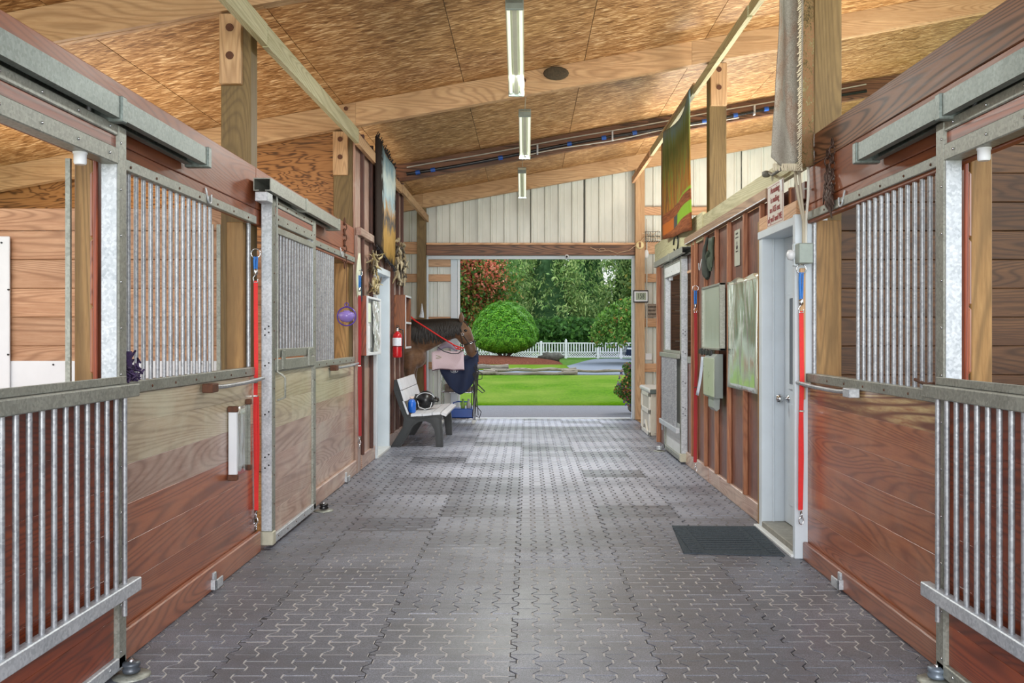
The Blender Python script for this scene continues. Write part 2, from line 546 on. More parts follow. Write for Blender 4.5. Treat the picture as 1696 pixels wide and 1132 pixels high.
def paver_mat():
    a = N('rubber_paver')
    g = a.n('NewGeometry').outputs['Position']
    sp = a.n('SeparateXYZ', ins={0: g})
    mx = a.math('FLOOR', a.math('DIVIDE', a.math('ADD', sp.outputs[0], 20.52), .62))
    my = a.math('FLOOR', a.math('DIVIDE', sp.outputs[1], .4965))
    cv = a.n('CombineXYZ', ins={0: mx, 1: my})
    wn = a.n('TexWhiteNoise', ins={0: cv.outputs[0]}).outputs['Value']
    speck = a.noise(a.pos(rnd=False), 170, 3, .75)
    blot = a.noise(a.pos((1, 1.6, 1), rnd=False), 1.7, 5, .65, .3)
    c = a.ramp(speck, [(.32, '#3e414a'), (.5, '#62656f'), (.7, '#999cab')])
    c = a.mix(1.0, c, a.ramp(wn, [(0, (.74, .74, .75, 1)), (1, (1.12, 1.12, 1.14, 1))]), 'MULTIPLY')
    c = a.mix(a.ramp(blot, [(.38, (.55, .55, .55, 1)), (.6, (0, 0, 0, 1))]), c, '#47474b')
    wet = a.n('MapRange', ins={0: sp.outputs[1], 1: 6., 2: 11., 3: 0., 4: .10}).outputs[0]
    far_sheen = a.n('MapRange', ins={0: sp.outputs[1], 1: 6.0, 2: 9.5, 3: 0., 4: 1.}).outputs[0]
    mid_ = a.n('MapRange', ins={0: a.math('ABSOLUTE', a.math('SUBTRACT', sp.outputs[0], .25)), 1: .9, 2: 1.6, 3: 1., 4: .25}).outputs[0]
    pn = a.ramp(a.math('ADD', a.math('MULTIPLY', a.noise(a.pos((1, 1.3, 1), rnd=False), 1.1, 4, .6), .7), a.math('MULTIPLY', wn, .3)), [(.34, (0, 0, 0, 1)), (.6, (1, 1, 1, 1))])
    c = a.mix(a.math('MULTIPLY', a.math('MULTIPLY', far_sheen, mid_), pn), c, '#b2b6c6')  # bright sky reflection painted onto the far tiles as pale patches
    r = a.math('SUBTRACT', a.math('MULTIPLY_ADD', blot, -.25, .60), wet)
    r = a.math('ADD', r, a.math('MULTIPLY_ADD', wn, .16, -.08))
    a.bump(speck, .25, .0015)
    return a.done(c, r, 0, 1.)
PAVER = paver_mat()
def joint_mat():
    a = N('dusty_joint')
    g = a.n('NewGeometry').outputs['Position']
    sp = a.n('SeparateXYZ', ins={0: g})
    n1 = a.noise(a.pos(rnd=False), 1.3, 4, .6)
    t = a.math('ADD', a.math('MULTIPLY', sp.outputs[1], .1), a.math('MULTIPLY_ADD', n1, .5, -.25))
    c = a.ramp(t, [(.48, '#b5b1ae'), (.64, '#7a7674'), (.85, '#393737')])
    return a.done(c, .9)
JOINT = joint_mat()

def speckle(name, c0, c1, c2, sc, rough=.9, bs=.3, big=None):
    a = N(name)
    n1 = a.noise(a.pos(rnd=False), sc, 4, .7)
    c = a.ramp(n1, [(.3, c0), (.5, c1), (.72, c2)])
    if big:
        n2 = a.noise(a.pos((1, .5, 1), rnd=False), big[0], 4, .6)
        c = a.mix(a.ramp(n2, [(.4, (0, 0, 0, 1)), (.68, (.75, .75, .75, 1))]), c, big[1])
    a.bump(n1, bs, .01)
    return a.done(c, rough, 0, .05)
ASPHALT = speckle('asphalt', '#67666a', '#7d7c80', '#959498', 90, .85)
DRIVE = speckle('pale_driveway', '#6b7179', '#7d838c', '#90969f', 30, .8)
LAWNM = speckle('mown_lawn', '#325800', '#4c7600', '#6c9008', 14, .9, .5, (.35, '#83903a'))
ROUGHG = speckle('rough_grass', '#3c6022', '#54782f', '#6c8a44', 10, .9, .5)
MULCH = speckle('bark_mulch', '#3e2018', '#6e4030', '#96604a', 22, .95, .8)
DIRT = speckle('stall_shavings', '#7a5c3c', '#a5835a', '#c9a87c', 25, .95, .6)
STONE = speckle('field_stone', '#4e4b44', '#66635a', '#7c796e', 8, .9, .6)
def leafmat(name, rough=.55):
    a = N(name)
    at = a.n('Attribute', attribute_name='tint').outputs['Color']
    tr = a.n('BsdfTranslucent', ins={0: at})
    mx = a.n('MixShader', ins={0: .4, 1: a.p.outputs[0], 2: tr.outputs[0]})
    a.l(mx.outputs[0], a.o.inputs[0])
    return a.done(at, rough, 0, .35)
LEAF = leafmat('leaves')
BARK = wood('Z', '#2e251e', '#54473a', '#75685a', .9, .2)

JOINTDK = plain('#2e2c2d', .9, 0, .2, 30, .3)
# ================================================================== GROUND
b = B().box(-150, 150, -60, 220, -.30, -.06); struct('ground', b, ROUGHG)
b = B().box(-9, 12, 15.33, 18.15, -.1, -.004)
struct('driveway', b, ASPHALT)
b = B().grid(lambda u, v: (-30+60*u, 18.15+13.9*v+.02*math.sin(u*90), .012+.015*math.sin(u*23+v*5)), 60, 12, True, (0, 0, -.1))
struct('lawn', b, LAWNM)
# curved pale drive beyond the rails
def drv(u, v):
    y0 = 33.0; y1 = 36.5
    x = -16+48*u
    k = max(0, min(1, (x-.3)/4.5)); k = k*k*(3-2*k)
    a = y0-.5*k; c = y1+k*19
    return (x, a+(c-a)*v, .0)
b = B().grid(drv, 60, 20, True, (0, 0, -.08)); struct('far_driveway', b, DRIVE)
b = B().grid(lambda u, v: (-14+15.8*u, 37.2+6.*v, .012+.0*u), 30, 6, True, (0, 0, -.08)); struct('grass_verge', b, LAWNM)

# ================================================================== FLOOR
floor = struct('floor', B().box(-1.745, 1.745, -1.5, 15.33, -.12, -.013), JOINTDK)
part('joint_dust', B().box(-1.745, 1.745, -1.45, 9.4, -.012, -.003), JOINT, floor)
for nm, x0, x1 in (('stall_floor', -5.4, -1.76), ('stall_floor', 1.76, 5.4)):
    struct(nm, B().box(x0, x1, -1.5, 15.2, -.12, -.01), DIRT)
P = .10333; L = .1655
for k_ in range(-2, 4):
    part('mat_seam', B().box(-.06+k_*.62-.016, -.06+k_*.62+.016, -1.4, 15.2, -.0035, -.0026), JOINTDK, floor)
P = .10333; L = .1655; AM = .0165
def dog(g=.0034, top=0., cx=0., cy=0., tilt=(0, 0)):
    hy = L/2-g
    def w(y):
        t = abs(y)/(L/2)
        a = P/2-g
        if t > .74: return a+AM
        if t < .26: return a-AM
        return a-AM+2*AM*(t-.26)/.48
    ys = [-hy, -L*.37, -L*.13, L*.13, L*.37, hy]
    prof = [(w(y), y) for y in ys]+[(-w(y), y) for y in ys[::-1]]
    vs = []; n = len(prof)
    for (x, y) in prof:
        vs.append((x*.965, y*.975, 0))
    for (x, y) in prof:
        vs.append((x, y, -.015))
    fs = [tuple(range(n))]+[(i, n+i, n+(i+1) % n, (i+1) % n) for i in range(n)]
    return [(p[0]+cx, p[1]+cy, p[2]+top+p[0]*tilt[0]+p[1]*tilt[1]) for p in vs], fs
ncol = 33
mats_r = {}
def mat_dz(i, j):
    k = (i//6, j//3)
    if k not in mats_r:
        mats_r[k] = (random.uniform(-.0022, .0022), random.uniform(-.004, .004), random.uniform(-.005, .005))
    return mats_r[k]
X0 = -.06-16*P
tiles = []
for i in range(-1, ncol+1):
    cx = X0+(i+.5)*P
    if abs(cx) > 1.80: continue
    for j in range(-8, 93):
        cy = (j+.5)*L+(L/2 if i % 2 else 0)
        if cy > 15.25 or cy < -1.4: continue
        tiles.append((i, j, cx, cy))
vis = sorted([t for t in tiles if t[3] > 3.6], key=lambda t: t[3])[:300]
vs_, fs_ = dog()
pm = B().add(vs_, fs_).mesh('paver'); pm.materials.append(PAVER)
visset = set((t[0], t[1]) for t in vis)
for (i, j, cx, cy) in vis:
    dz, tx, ty = mat_dz(i+14, j)
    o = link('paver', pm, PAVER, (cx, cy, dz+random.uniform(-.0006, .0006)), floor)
    o.rotation_euler = (ty*.6+random.uniform(-.003, .003), tx*.6, random.uniform(-.006, .006))
b = B()
for (i, j, cx, cy) in tiles:
    if (i, j) in visset: continue
    dz, tx, ty = mat_dz(i+14, j)
    vs, fs = dog(.0034+.0022*max(0, min(1, (cy-5)/4)), dz+random.uniform(-.0006, .0006), cx, cy, (tx, ty+random.uniform(-.004, .004)))
    b.add(vs, fs)
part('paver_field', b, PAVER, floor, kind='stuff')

# ================================================================== CEILING
def zr(X): return 3.516+.181*(X+1.766)
ceil = struct('ceiling', None, None)
ROOF_Y = [-1.0, 2.5, 5.85, 9.2, 12.5, 15.1]
for k in range(5):
    y0 = ROOF_Y[k]+(.0 if k else .0); y1 = ROOF_Y[k+1]
    if k == 0: continue
    xs = [-6.6, -5.52, -4.3, -3.08, -1.86, -.64, .58, 1.80, 3.02, 4.24, 5.6]
    for a in range(len(xs)-1):
        x0, x1 = xs[a]+.003, xs[a+1]-.003
        p = [(x0, zr(x0)+.24), (x1, zr(x1)+.24), (x1, zr(x1)+.258), (x0, zr(x0)+.258)]
        part('roof_panel', B().prism(p, 'y', y0+.004, y1-.004), OSB, ceil)
part('roofing', B().prism([(-6.9, zr(-6.9)+.262), (5.9, zr(5.9)+.262), (5.9, zr(5.9)+.30), (-6.9, zr(-6.9)+.30)], 'y', 1.8, 15.6), GREYBOX, ceil)
for k, y in enumerate(ROOF_Y[1:]):
    cuts = [-6.6, -1.72 if k % 2 else -1.6, 1.80, 5.6]
    for a in range(3):
        for dy in (-.045, .005):
            x0, x1 = cuts[a]+(.002 if a else 0)+(dy*3 if a else 0), cuts[a+1]+(dy*3 if a < 2 else 0)
            p = [(x0, zr(x0)), (x1, zr(x1)), (x1, zr(x1)+.238), (x0, zr(x0)+.238)]
            part('rafter', B().prism(p, 'y', y+dy, y+dy+.04), PINE('X') if k != 3 else HEADNAT('X'), ceil)
# knot stain and bolts on rafters
for (x, y, Y) in ((573, 180, 9.14), (868, 133, 9.14)):
    part('bolt', B().lathe((Xat(x, Y), Y, Zat(y, Y)), [(.022, -.006), (.022, .0), (.008, .001), (.008, .02)], 10, 'y'), RUST, ceil)
part('wasp_nest', B().ball((Xat(921, 9.12), 9.13, Zat(121, 9.12)), (.13, .02, .07), 14, 8), plain('#4b4132', .9, 0, .4, 60, .8), ceil, 'brown mud wasp nest smeared on the rafter')
# long boards nailed under the rafters along each side
def lb(x0, x1, y0, y1, z0, z1, z2=None):
    z2 = 0 if z2 is None else z2
    return B().prism([(y0, z0), (y1, z0+z2), (y1, z1+z2), (y0, z1)], 'x', x0, x1)
part('long_board', lb(-1.71, -1.67, 2.5, 5.83, 3.235, 3.375, .03), PALEBOARD('Y'), ceil, 'pale weathered board along the left posts')
part('long_board', lb(-1.71, -1.67, 5.845, 8.99, 3.262, 3.40, .045), PALEBOARD('Y'), ceil)
part('long_board', lb(-1.71, -1.67, 9.0, 12.09, 3.30, 3.41, .0), PINE('Y'), ceil)
part('long_board', lb(-1.70, -1.66, 12.1, 15.28, 3.31, 3.42, .0), PINE('Y'), ceil)
part('long_board', lb(1.69, 1.73, 2.5, 6.9, 3.84, 3.93), PALEBOARD('Y'), ceil, 'pale weathered board along the right posts')
part('long_board', lb(1.68, 1.72, 6.91, 9.15, 3.83, 3.92), PALEBOARD('Y'), ceil)
part('long_board', lb(1.68, 1.72, 9.16, 12.35, 3.85, 3.95), PALEBOARD('Y'), ceil)
part('long_board', lb(1.67, 1.71, 12.36, 14.45, 3.83, 3.93), PINEPINK('Y'), ceil)

# ================================================================== SIDE WALLS
W = 1.755
wl = struct('wall_left', None, None); wr = struct('wall_right', None, None)
def planks(wall, sg, y0, y1, joints, mats, th=.04, X=W, name='plank'):
    for k in range(len(joints)-1):
        part(name, B().bbox(sg*X, sg*(X+th), y0+.002, y1-.002, joints[k]+.0003, joints[k+1]-.0003, .001), mats[k % len(mats)], wall)
JL = [0, .118, .311, .493, .66, .834, 1.008, 1.14]
JR = [0, .098, .281, .456, .63, .80, .978, 1.115]
mL = [RED('Y'), RED('Y'), RED('Y'), RED('Y'), REDPALE('Y'), CREAM('Y'), CREAM('Y')]
planks(wl, -1, 3.58, 5.83, JL, mL)
planks(wl, -1, 7.12, 9.17, JL, [REDPALE('Y')]*5+[CREAM('Y')]*2)
planks(wl, -1, -1.5, 2.45, JL, [RED('Y')])
planks(wr, 1, 3.58, 5.68, JR, [RED('Y')]*2+[REDOR('Y')]*4+[CREAMGR('Y')])
planks(wr, 1, -1.5, 2.45, JR, [RED('Y')])
# kick boards
for (wall, sg, y0, y1, h, m) in ((wl, -1, 3.75, 5.86, .135, RED('Y')), (wl, -1, 7.15, 9.16, .14, REDPALE('Y')), (wr, 1, 3.75, 5.66, .11, RED('Y')),
                              (wl, -1, 9.45, 10.27, .15, LEFTBAT('Y')), (wl, -1, 11.27, 12.56, .15, LEFTBAT('Y')),
                              (wr, 1, 6.67, 8.6, .14, REDPALE('Y')), (wr, 1, 8.61, 9.9, .14, REDPALE('Y'))):
    part('kick_board', B().bbox(sg*1.722, sg*1.754, y0, y1, 0, h, .006), m, wall)
# solid header boards over stalls
for (y0, y1) in ((-1.5, 2.6), (2.603, 5.86), (5.863, 9.19)):
    part('header_board', B().bbox(-W, -W-.04, y0, y1, 2.223, 2.49, .004), HEADER('Y'), wl)
    part('header_board', B().bbox(-W, -W-.04, y0, y1, 2.12, 2.22, .004), HEADER('Y'), wl)
for (y0, y1) in ((-1.5, 2.4), (2.403, 5.68)):
    part('header_board', B().bbox(W, W+.04, y0, y1, 2.10, 2.215, .004), HEADER('Y'), wr)
    part('header_board', B().bbox(W, W+.04, y0, y1, 2.218, 2.445, .004), HEADER('Y'), wr)
    part('header_board', B().bbox(W, W+.04, y0, y1, 2.448, 2.632, .004), HEADNAT('Y'), wr)
# posts
def post(wall, x0, x1, y, z1, zs, xs0, xs1, z0=0):
    part('post', B().bbox(x0, x1, y, y+.14, z0, z1, .005), TREATED('Z'), wall)
    o = part('bolted_block', B().bbox(xs0, xs1, y-.05, y-.002, zs, z1-.02, .004), PINE('Z'), wall)
    for z in (zs+.18, zs+.36):
        if z < z1-.05:
            part('bolt_head', B().lathe(((xs0+xs1)/2, y-.053, z), [(.026, -.006), (.026, 0), (.01, 0.003), (.008, .02)], 10, 'y'), RUST, o)
post(wl, -1.985, -1.79, 5.87, zr(-1.9), 3.02, -1.98, -1.84)
post(wl, -1.975, -1.775, 9.23, zr(-1.9), 3.03, -1.97, -1.82)
post(wr, 1.84, 2.015, 5.80, zr(1.84), 3.6, 1.85, 1.98)
post(wr, 1.845, 2.02, 9.17, zr(1.84), 3.72, 1.85, 2.015)
post(wr, 1.855, 2.03, 12.4, zr(1.85), 3.72, 1.86, 2.02)
part('post', B().bbox(-1.905, -1.828, 3.81, 3.93, 0, 2.48), YELPOST('Z'), wl)
part('post', B().bbox(-1.905, -1.80, 5.74, 5.85, 0, 2.12), YELPOST('Z'), wl)
part('post', B().bbox(-1.92, -1.80, 9.02, 9.15, 0, 2.12), YELPOST('Z'), wl)
part('post', B().bbox(1.868, 1.958, 3.81, 3.93, 0, 2.48), YELPOST('Z'), wr)
part('post', B().bbox(1.80, 1.965, 5.66, 5.79, 0, 2.12), YELPOST('Z'), wr)
for sg, wall, q in ((-1, wl, 0), (1, wr, .03)):
    part('jamb_board', B().bbox(sg*(1.757+q), sg*(1.775+q), 3.70, 3.79, 1.2, 2.12), REDDK('Z'), wall)
    for k, z in enumerate((1.24, 1.52, 1.80)):
        part('jamb_block', B().bbox(sg*(1.776+q), sg*(1.800+q), 3.72, 3.80, z, z+.277, .012), RED('Z'), wall)
part('steel_strip', B().box(-1.928, -1.908, 3.78, 3.795, 1.0, 2.14), STEEL, wl)
part('steel_strip', B().box(-2.0, -1.975, 5.70, 5.71, 0, 2.1), WHITEDIRTY, wl)
part('steel_strip', B().box(-1.955, -1.93, 5.70, 5.71, 0, 2.1), STEEL, wl)
part('steel_post', B().cyl((-1.785, 5.80, 1.2), (-1.785, 5.80, 2.12), .014, 10), GALV, wl)
part('steel_post', B().cyl((1.785, 5.63, 1.16), (1.785, 5.63, 2.12), .014, 10), GALV, wr)

# ---- stall partitions seen through the openings
def partition(sg, Y, x0, x1, top, m, h=.19):
    wp = struct('wall_partition', None, None)
    z = 0
    while z < top-.02:
        z1 = min(top, z+h)
        part('plank', B().bbox(sg*x0, sg*x1, Y, Y+.04, z+.0015, z1-.0015, .004), m, wp)
        z = z1
    return wp
pw = partition(-1, 5.97, 1.99, 5.3, 2.24, STALLPINE('X'))
wpan = part('white_panel', B().bbox(-3.43, -1.995, 5.955, 5.967, 0, 1.233), PVC, pw, 'white plastic splash panel')
part('white_panel', B().bbox(-4.4, -3.39, 5.93, 5.945, 0, 2.05), PVC, pw, 'tall white plastic splash panel')
for (x, y) in ((84, 604.6), (12.5, 587.8), (1.5, 402), (13, 480), (330, 603)):
    part('screw', B().lathe((Xat(x, 5.92), 5.925 if x < 20 else 5.952, Zat(y, 5.92)), [(.006, -.003), (.006, .01)], 8, 'y'), BLACK, pw)
for z in (1.33, 1.55, 1.76, 1.95, 2.12):
    pass
p2 = partition(-1, 9.30, 1.98, 6.4, 2.28, STALLPINE('X'))
for (x0, x1) in ((-6.4, -4.4), (-4.395, -3.2), (-3.195, -1.98)):
    part('plywood_sheet', B().prism([(x0, 2.285), (x1, 2.285), (x1, zr(x1)+.23), (x0, zr(x0)+.23)], 'y', 9.345, 9.363), PLY, p2)
partition(1, 5.97, 2.02, 5.3, 2.75, STALLDARK('X'))
partition(1, 9.36, 2.03, 5.3, 2.3, STALLDARK('X'))
partition(1, 11.35, 1.80, 3.6, 2.3, STALLDARK('X'))
ww = struct('wall_stall_back', None, None)
for sg, Xb, y0, y1, m in ((1, 4.6, -1.5, 12.0, STALLDARK('Y')), (-1, 5.32, -1.5, 12.4, STALLPINE('Y'))):
    for k in range(6):
        part('plank', B().bbox(sg*Xb, sg*(Xb+.04), y0, y1, k*.2+.002, k*.2+.198), m, ww)

# ---- board and batten walls
def boards(wall, sg, segs, X, m, name='wall_board'):
    for (y0, y1, z0, z1) in segs:
        part(name, B().bbox(sg*X, sg*(X+.025), y0+.002, y1-.002, z0, z1, .003), m, wall)
lt = zr(-1.77)
bl = [9.42, 9.5, 10.05, 10.28]
boards(wl, -1, [(9.2, 9.5, 0, lt), (9.5, 10.05, 0, lt), (10.05, 10.28, 0, lt), (10.28, 10.8, 2.19, lt), (10.8, 11.26, 2.19, lt), (11.26, 11.66, 0, lt), (11.66, 12.12, 0, lt), (12.12, 12.56, 0, lt)], 1.745, LEFTBAT('Z'))
for y, z0 in ((9.5, .15), (10.05, .15), (10.6, 2.19), (11.05, 2.19), (11.62, .15), (12.08, .15), (12.52, 0)):
    part('batten', B().bbox(-1.708, -1.744, y-.02, y+.02, z0, lt-.01, .003), BATDARK('Z'), wl)
part('corner_board', B().bbox(-1.72, -1.752, 9.19, 9.36, 0, 2.42), LEFTBAT('Z'), wl)
part('cap_board', B().bbox(-1.685, -1.742, 9.2, 11.4, 2.42, 2.50), LEFTBAT('Y'), wl)
boards(wr, 1, [(5.69, 6.2, 2.26, 2.37), (6.2, 6.67, 2.26, 2.37), (6.64, 7.17, 0, 2.37), (7.17, 7.74, 0, 2.37), (7.74, 8.25, 0, 2.37), (8.25, 8.75, 0, 2.37), (8.75, 9.26, 0, 2.37), (9.26, 9.42, 0, 2.37), (9.42, 9.9, 0, 1.1), (9.42, 9.9, 2.1, 2.37), (11.1, 11.9, 0, 2.4)], 1.745, BATWALL('Z'))
for y, z0 in ((6.2, 2.2), (6.66, 2.2), (7.17, .14), (7.74, .14), (8.25, .14), (8.75, .14), (9.26, .14), (9.44, .14)):
    part('batten', B().bbox(1.71, 1.744, y-.021, y+.021, z0, 2.37, .003), BATTEN('Z'), wr)
part('corner_board', B().bbox(1.70, 1.75, 11.86, 11.93, 0, 2.3), BATTEN('Z'), wr)
part('door_trim_board', B().bbox(1.705, 1.744, 6.635, 6.70, 0, 2.24), YELPOST('Z'), wr)
part('door_head_board', B().bbox(1.70, 1.744, 5.72, 6.64, 2.155, 2.255), PINEPINK('Y'), wr)
part('cap_board', B().bbox(1.69, 1.745, 6.42, 9.75, 2.37, 2.445), CAPW('Y'), wr)
part('cap_edge', B().box(1.686, 1.69, 6.42, 9.7, 2.37, 2.378), PVC, wr)
part('top_board', B().bbox(1.73, 1.77, 5.70, 8.9, 2.449, 2.585), PALEBOARD('Y'), wr, 'pale board tinted with green bounce along the wall top')
part('top_board', B().bbox(1.72, 1.76, 8.91, 12.2, 2.34, 2.62), PALEBOARD('Y'), wr)
part('backing', B().box(1.772, 1.785, 5.68, 6.66, 2.2, 2.37), BATWALL('Z'), wr)
for y in (5.98, 6.5):
    part('stud', B().bbox(1.735, 1.77, y, y+.04, 2.25, 2.38), BATTEN('Z'), wr)
# small grilled opening beside the far right stall door
part('sill_strip', B().bbox(1.735, 1.757, 9.42, 9.9, 1.1, 1.17), STEEL, wr)
part('opening_cap', B().bbox(1.735, 1.757, 9.42, 9.9, 2.07, 2.10), PINEPINK('Y'), wr)

# ================================================================== END WALL
we = struct('wall_end', None, None)
YE = 15.2
def ribbed(x0, x1, z0, z1f, Y, pitch=.228, dep=.022, th=.003):
    xs = []
    x = x0
    pr = [(0, 0), (.06, 0), (.075, -dep), (.10, -dep), (.115, 0)]
    pts = []
    k = math.floor(x0/pitch)
    while k*pitch < x1+pitch:
        for (a, d) in pr: pts.append((k*pitch+a, d))
        # faint mid rib
        pts += [(k*pitch+.165, 0), (k*pitch+.17, -.004), (k*pitch+.18, -.004), (k*pitch+.185, 0)]
        k += 1
    pts = [(px, d) for (px, d) in pts if x0 <= px <= x1]
    pts = [(x0, pts[0][1])]+pts+[(x1, pts[-1][1])]
    b = B()
    vs = []; n = len(pts)
    for (px, d) in pts: vs.append((px, Y+d, z0))
    for (px, d) in pts: vs.append((px, Y+d, z1f(px)))
    fs = [(i, i+1, n+i+1, n+i) for i in range(n-1)]
    b.add(vs, fs)
    b.add([(v[0], v[1]+th, v[2]) for v in vs], [f[::-1] for f in fs])
    return b
xs = [-5.4, -4.5, -3.6, -2.7, -1.75]
for a in range(4): part('wall_sheet', ribbed(xs[a], xs[a+1]+.02, 0, lambda x: zr(x)+.2, YE+.06), SHEET, we)
xs = [1.82, 2.7, 3.6, 4.5, 5.4]
for a in range(4): part('wall_sheet', ribbed(xs[a], xs[a+1]+.02, 0, lambda x: zr(x)+.2, YE+.06), SHEET, we)
xs = [-1.75, -.85, .05, .95, 1.82]
for a in range(4): part('wall_sheet', ribbed(xs[a], xs[a+1]+.02, 2.80, lambda x: zr(x)+.2, YE+.06), SHEET, we)
for (x0, x1) in ((-5.3, -1.84), (1.97, 5.3)):
    for (z0, z1) in ((2.77, 2.97), (2.295, 2.435), (1.545, 1.69), (.79, .93), (3.42, 3.56)):
        if x0 < 0 and z0 > 3: continue
        part('girt', B().bbox(x0, x1, YE-.02, YE+.03, z0, z1), PINEPINK('X'), we)
part('header_beam', B().bbox(-1.68, 1.80, YE-.10, YE-.02, 2.74, 2.91), HEADNAT('X'), we)
part('header_cap', B().bbox(-1.68, 1.80, YE-.13, YE+.03, 2.91, 2.945), PINEPINK('X'), we)
part('header_trim', B().bbox(-1.68, 1.80, YE-.03, YE+.04, 2.68, 2.738), WHITE, we)
part('end_post', B().bbox(-1.83, -1.685, YE-.16, YE-.02, 0, zr(-1.7)), TREATED('Z'), we)
part('end_post', B().bbox(1.80, 1.955, YE-.16, YE-.02, 0, zr(1.8)), PINE('Z'), we)
part('post_trim', B().bbox(-1.684, -1.66, YE-.05, YE+.05, 0, 2.70), WHITE, we)
part('post_trim', B().bbox(1.755, 1.799, YE-.05, YE+.05, 0, 2.70), WHITE, we)
part('sill', B().bbox(-1.66, 1.75, YE+.02, YE+.16, -.02, .008), WHITEDIRTY, we)

# exterior sliding door, pushed open to the left
ds = struct('door_3', None, None)
YD = 15.42
xs = [-4.3, -3.4, -2.5, -1.6, -1.3]
for a in range(4): part('door_sheet', ribbed(xs[a], xs[a+1]-.003, .05, lambda x: 2.85, YD+.05), SHEET, ds)
for (y0, y1) in ((430, 442), (454.5, 466.5), (525, 537), (600, 612)):
    part('door_girt', B().bbox(-4.3, -1.30, YD, YD+.035, Zat(y1, YD), Zat(y0, YD)), PINEPINK('X'), ds)
part('door_stile', B().bbox(-1.30, -1.19, YD-.01, YD+.06, .04, 2.86), WHITE, ds)
part('door_stile', B().bbox(-1.185, -1.145, YD, YD+.05, .04, 2.86), PVC, ds)

# ================================================================== MAN DOORS
d1 = struct('door_1', None, None)
part('frame_head', B().bbox(1.69, 1.88, 5.70, 6.64, 2.10, 2.155), WHITE, d1)
part('frame_jamb', B().bbox(1.70, 1.88, 6.56, 6.64, 0, 2.155), WHITE, d1)
part('frame_stop', B().bbox(1.775, 1.79, 6.545, 6.56, 0, 2.10), WHITE, d1)
part('frame_jamb', B().bbox(1.675, 1.88, 5.665, 5.715, 0, 2.16), WHITE, d1)
slab = part('door_leaf', B().bbox(1.86, 1.90, 5.72, 6.555, .06, 2.10), WHITE, d1)
part('glazing_frame', B().bbox(1.848, 1.862, 5.80, 6.42, 1.02, 1.70), WHITE, slab)
part('glass_pane', B().box(1.843, 1.848, 5.86, 6.36, 1.06, 1.66), plain('#20262c', .08, 0, .05, 2, 0), slab)
for (y0, y1) in ((5.80, 6.08), (6.14, 6.42)):
    part('raised_panel', B().bbox(1.852, 1.862, y0, y1, .2, .92, .008), WHITE, slab)
b = B().lathe((0, 0, 0), [(.03, 0), (.03, .008), (.012, .012), (.012, .035), (.03, .05), (.034, .065), (.026, .085), (.004, .09)], 16)
b.xf(Matrix(((0, 0, -1, 1.86), (0, 1, 0, 6.44), (1, 0, 0, .95), (0, 0, 0, 1))))
part('door_knob', b, CHROME, slab)
part('threshold', B().bbox(1.70, 1.90, 5.715, 6.56, 0, .055), plain('#8c8a82', .6, .2, .25, 20), d1)
part('threshold_lip', B().bbox(1.66, 1.70, 5.70, 6.64, 0, .02), WHITEDIRTY, d1)

d2 = struct('door_2', None, None)
part('frame_head', B().bbox(-1.70, -1.90, 10.28, 11.26, 2.12, 2.195), WHITE, d2)
part('frame_jamb', B().bbox(-1.705, -1.90, 10.28, 10.34, 0, 2.12), WHITE, d2)
part('frame_jamb', B().bbox(-1.705, -1.90, 11.20, 11.26, 0, 2.12), WHITE, d2)
part('door_leaf', B().bbox(-1.91, -1.95, 10.34, 11.20, .03, 2.12), WHITE, d2)
part('threshold', B().bbox(-1.69, -1.90, 10.30, 11.24, 0, .03), WHITEDIRTY, d2)
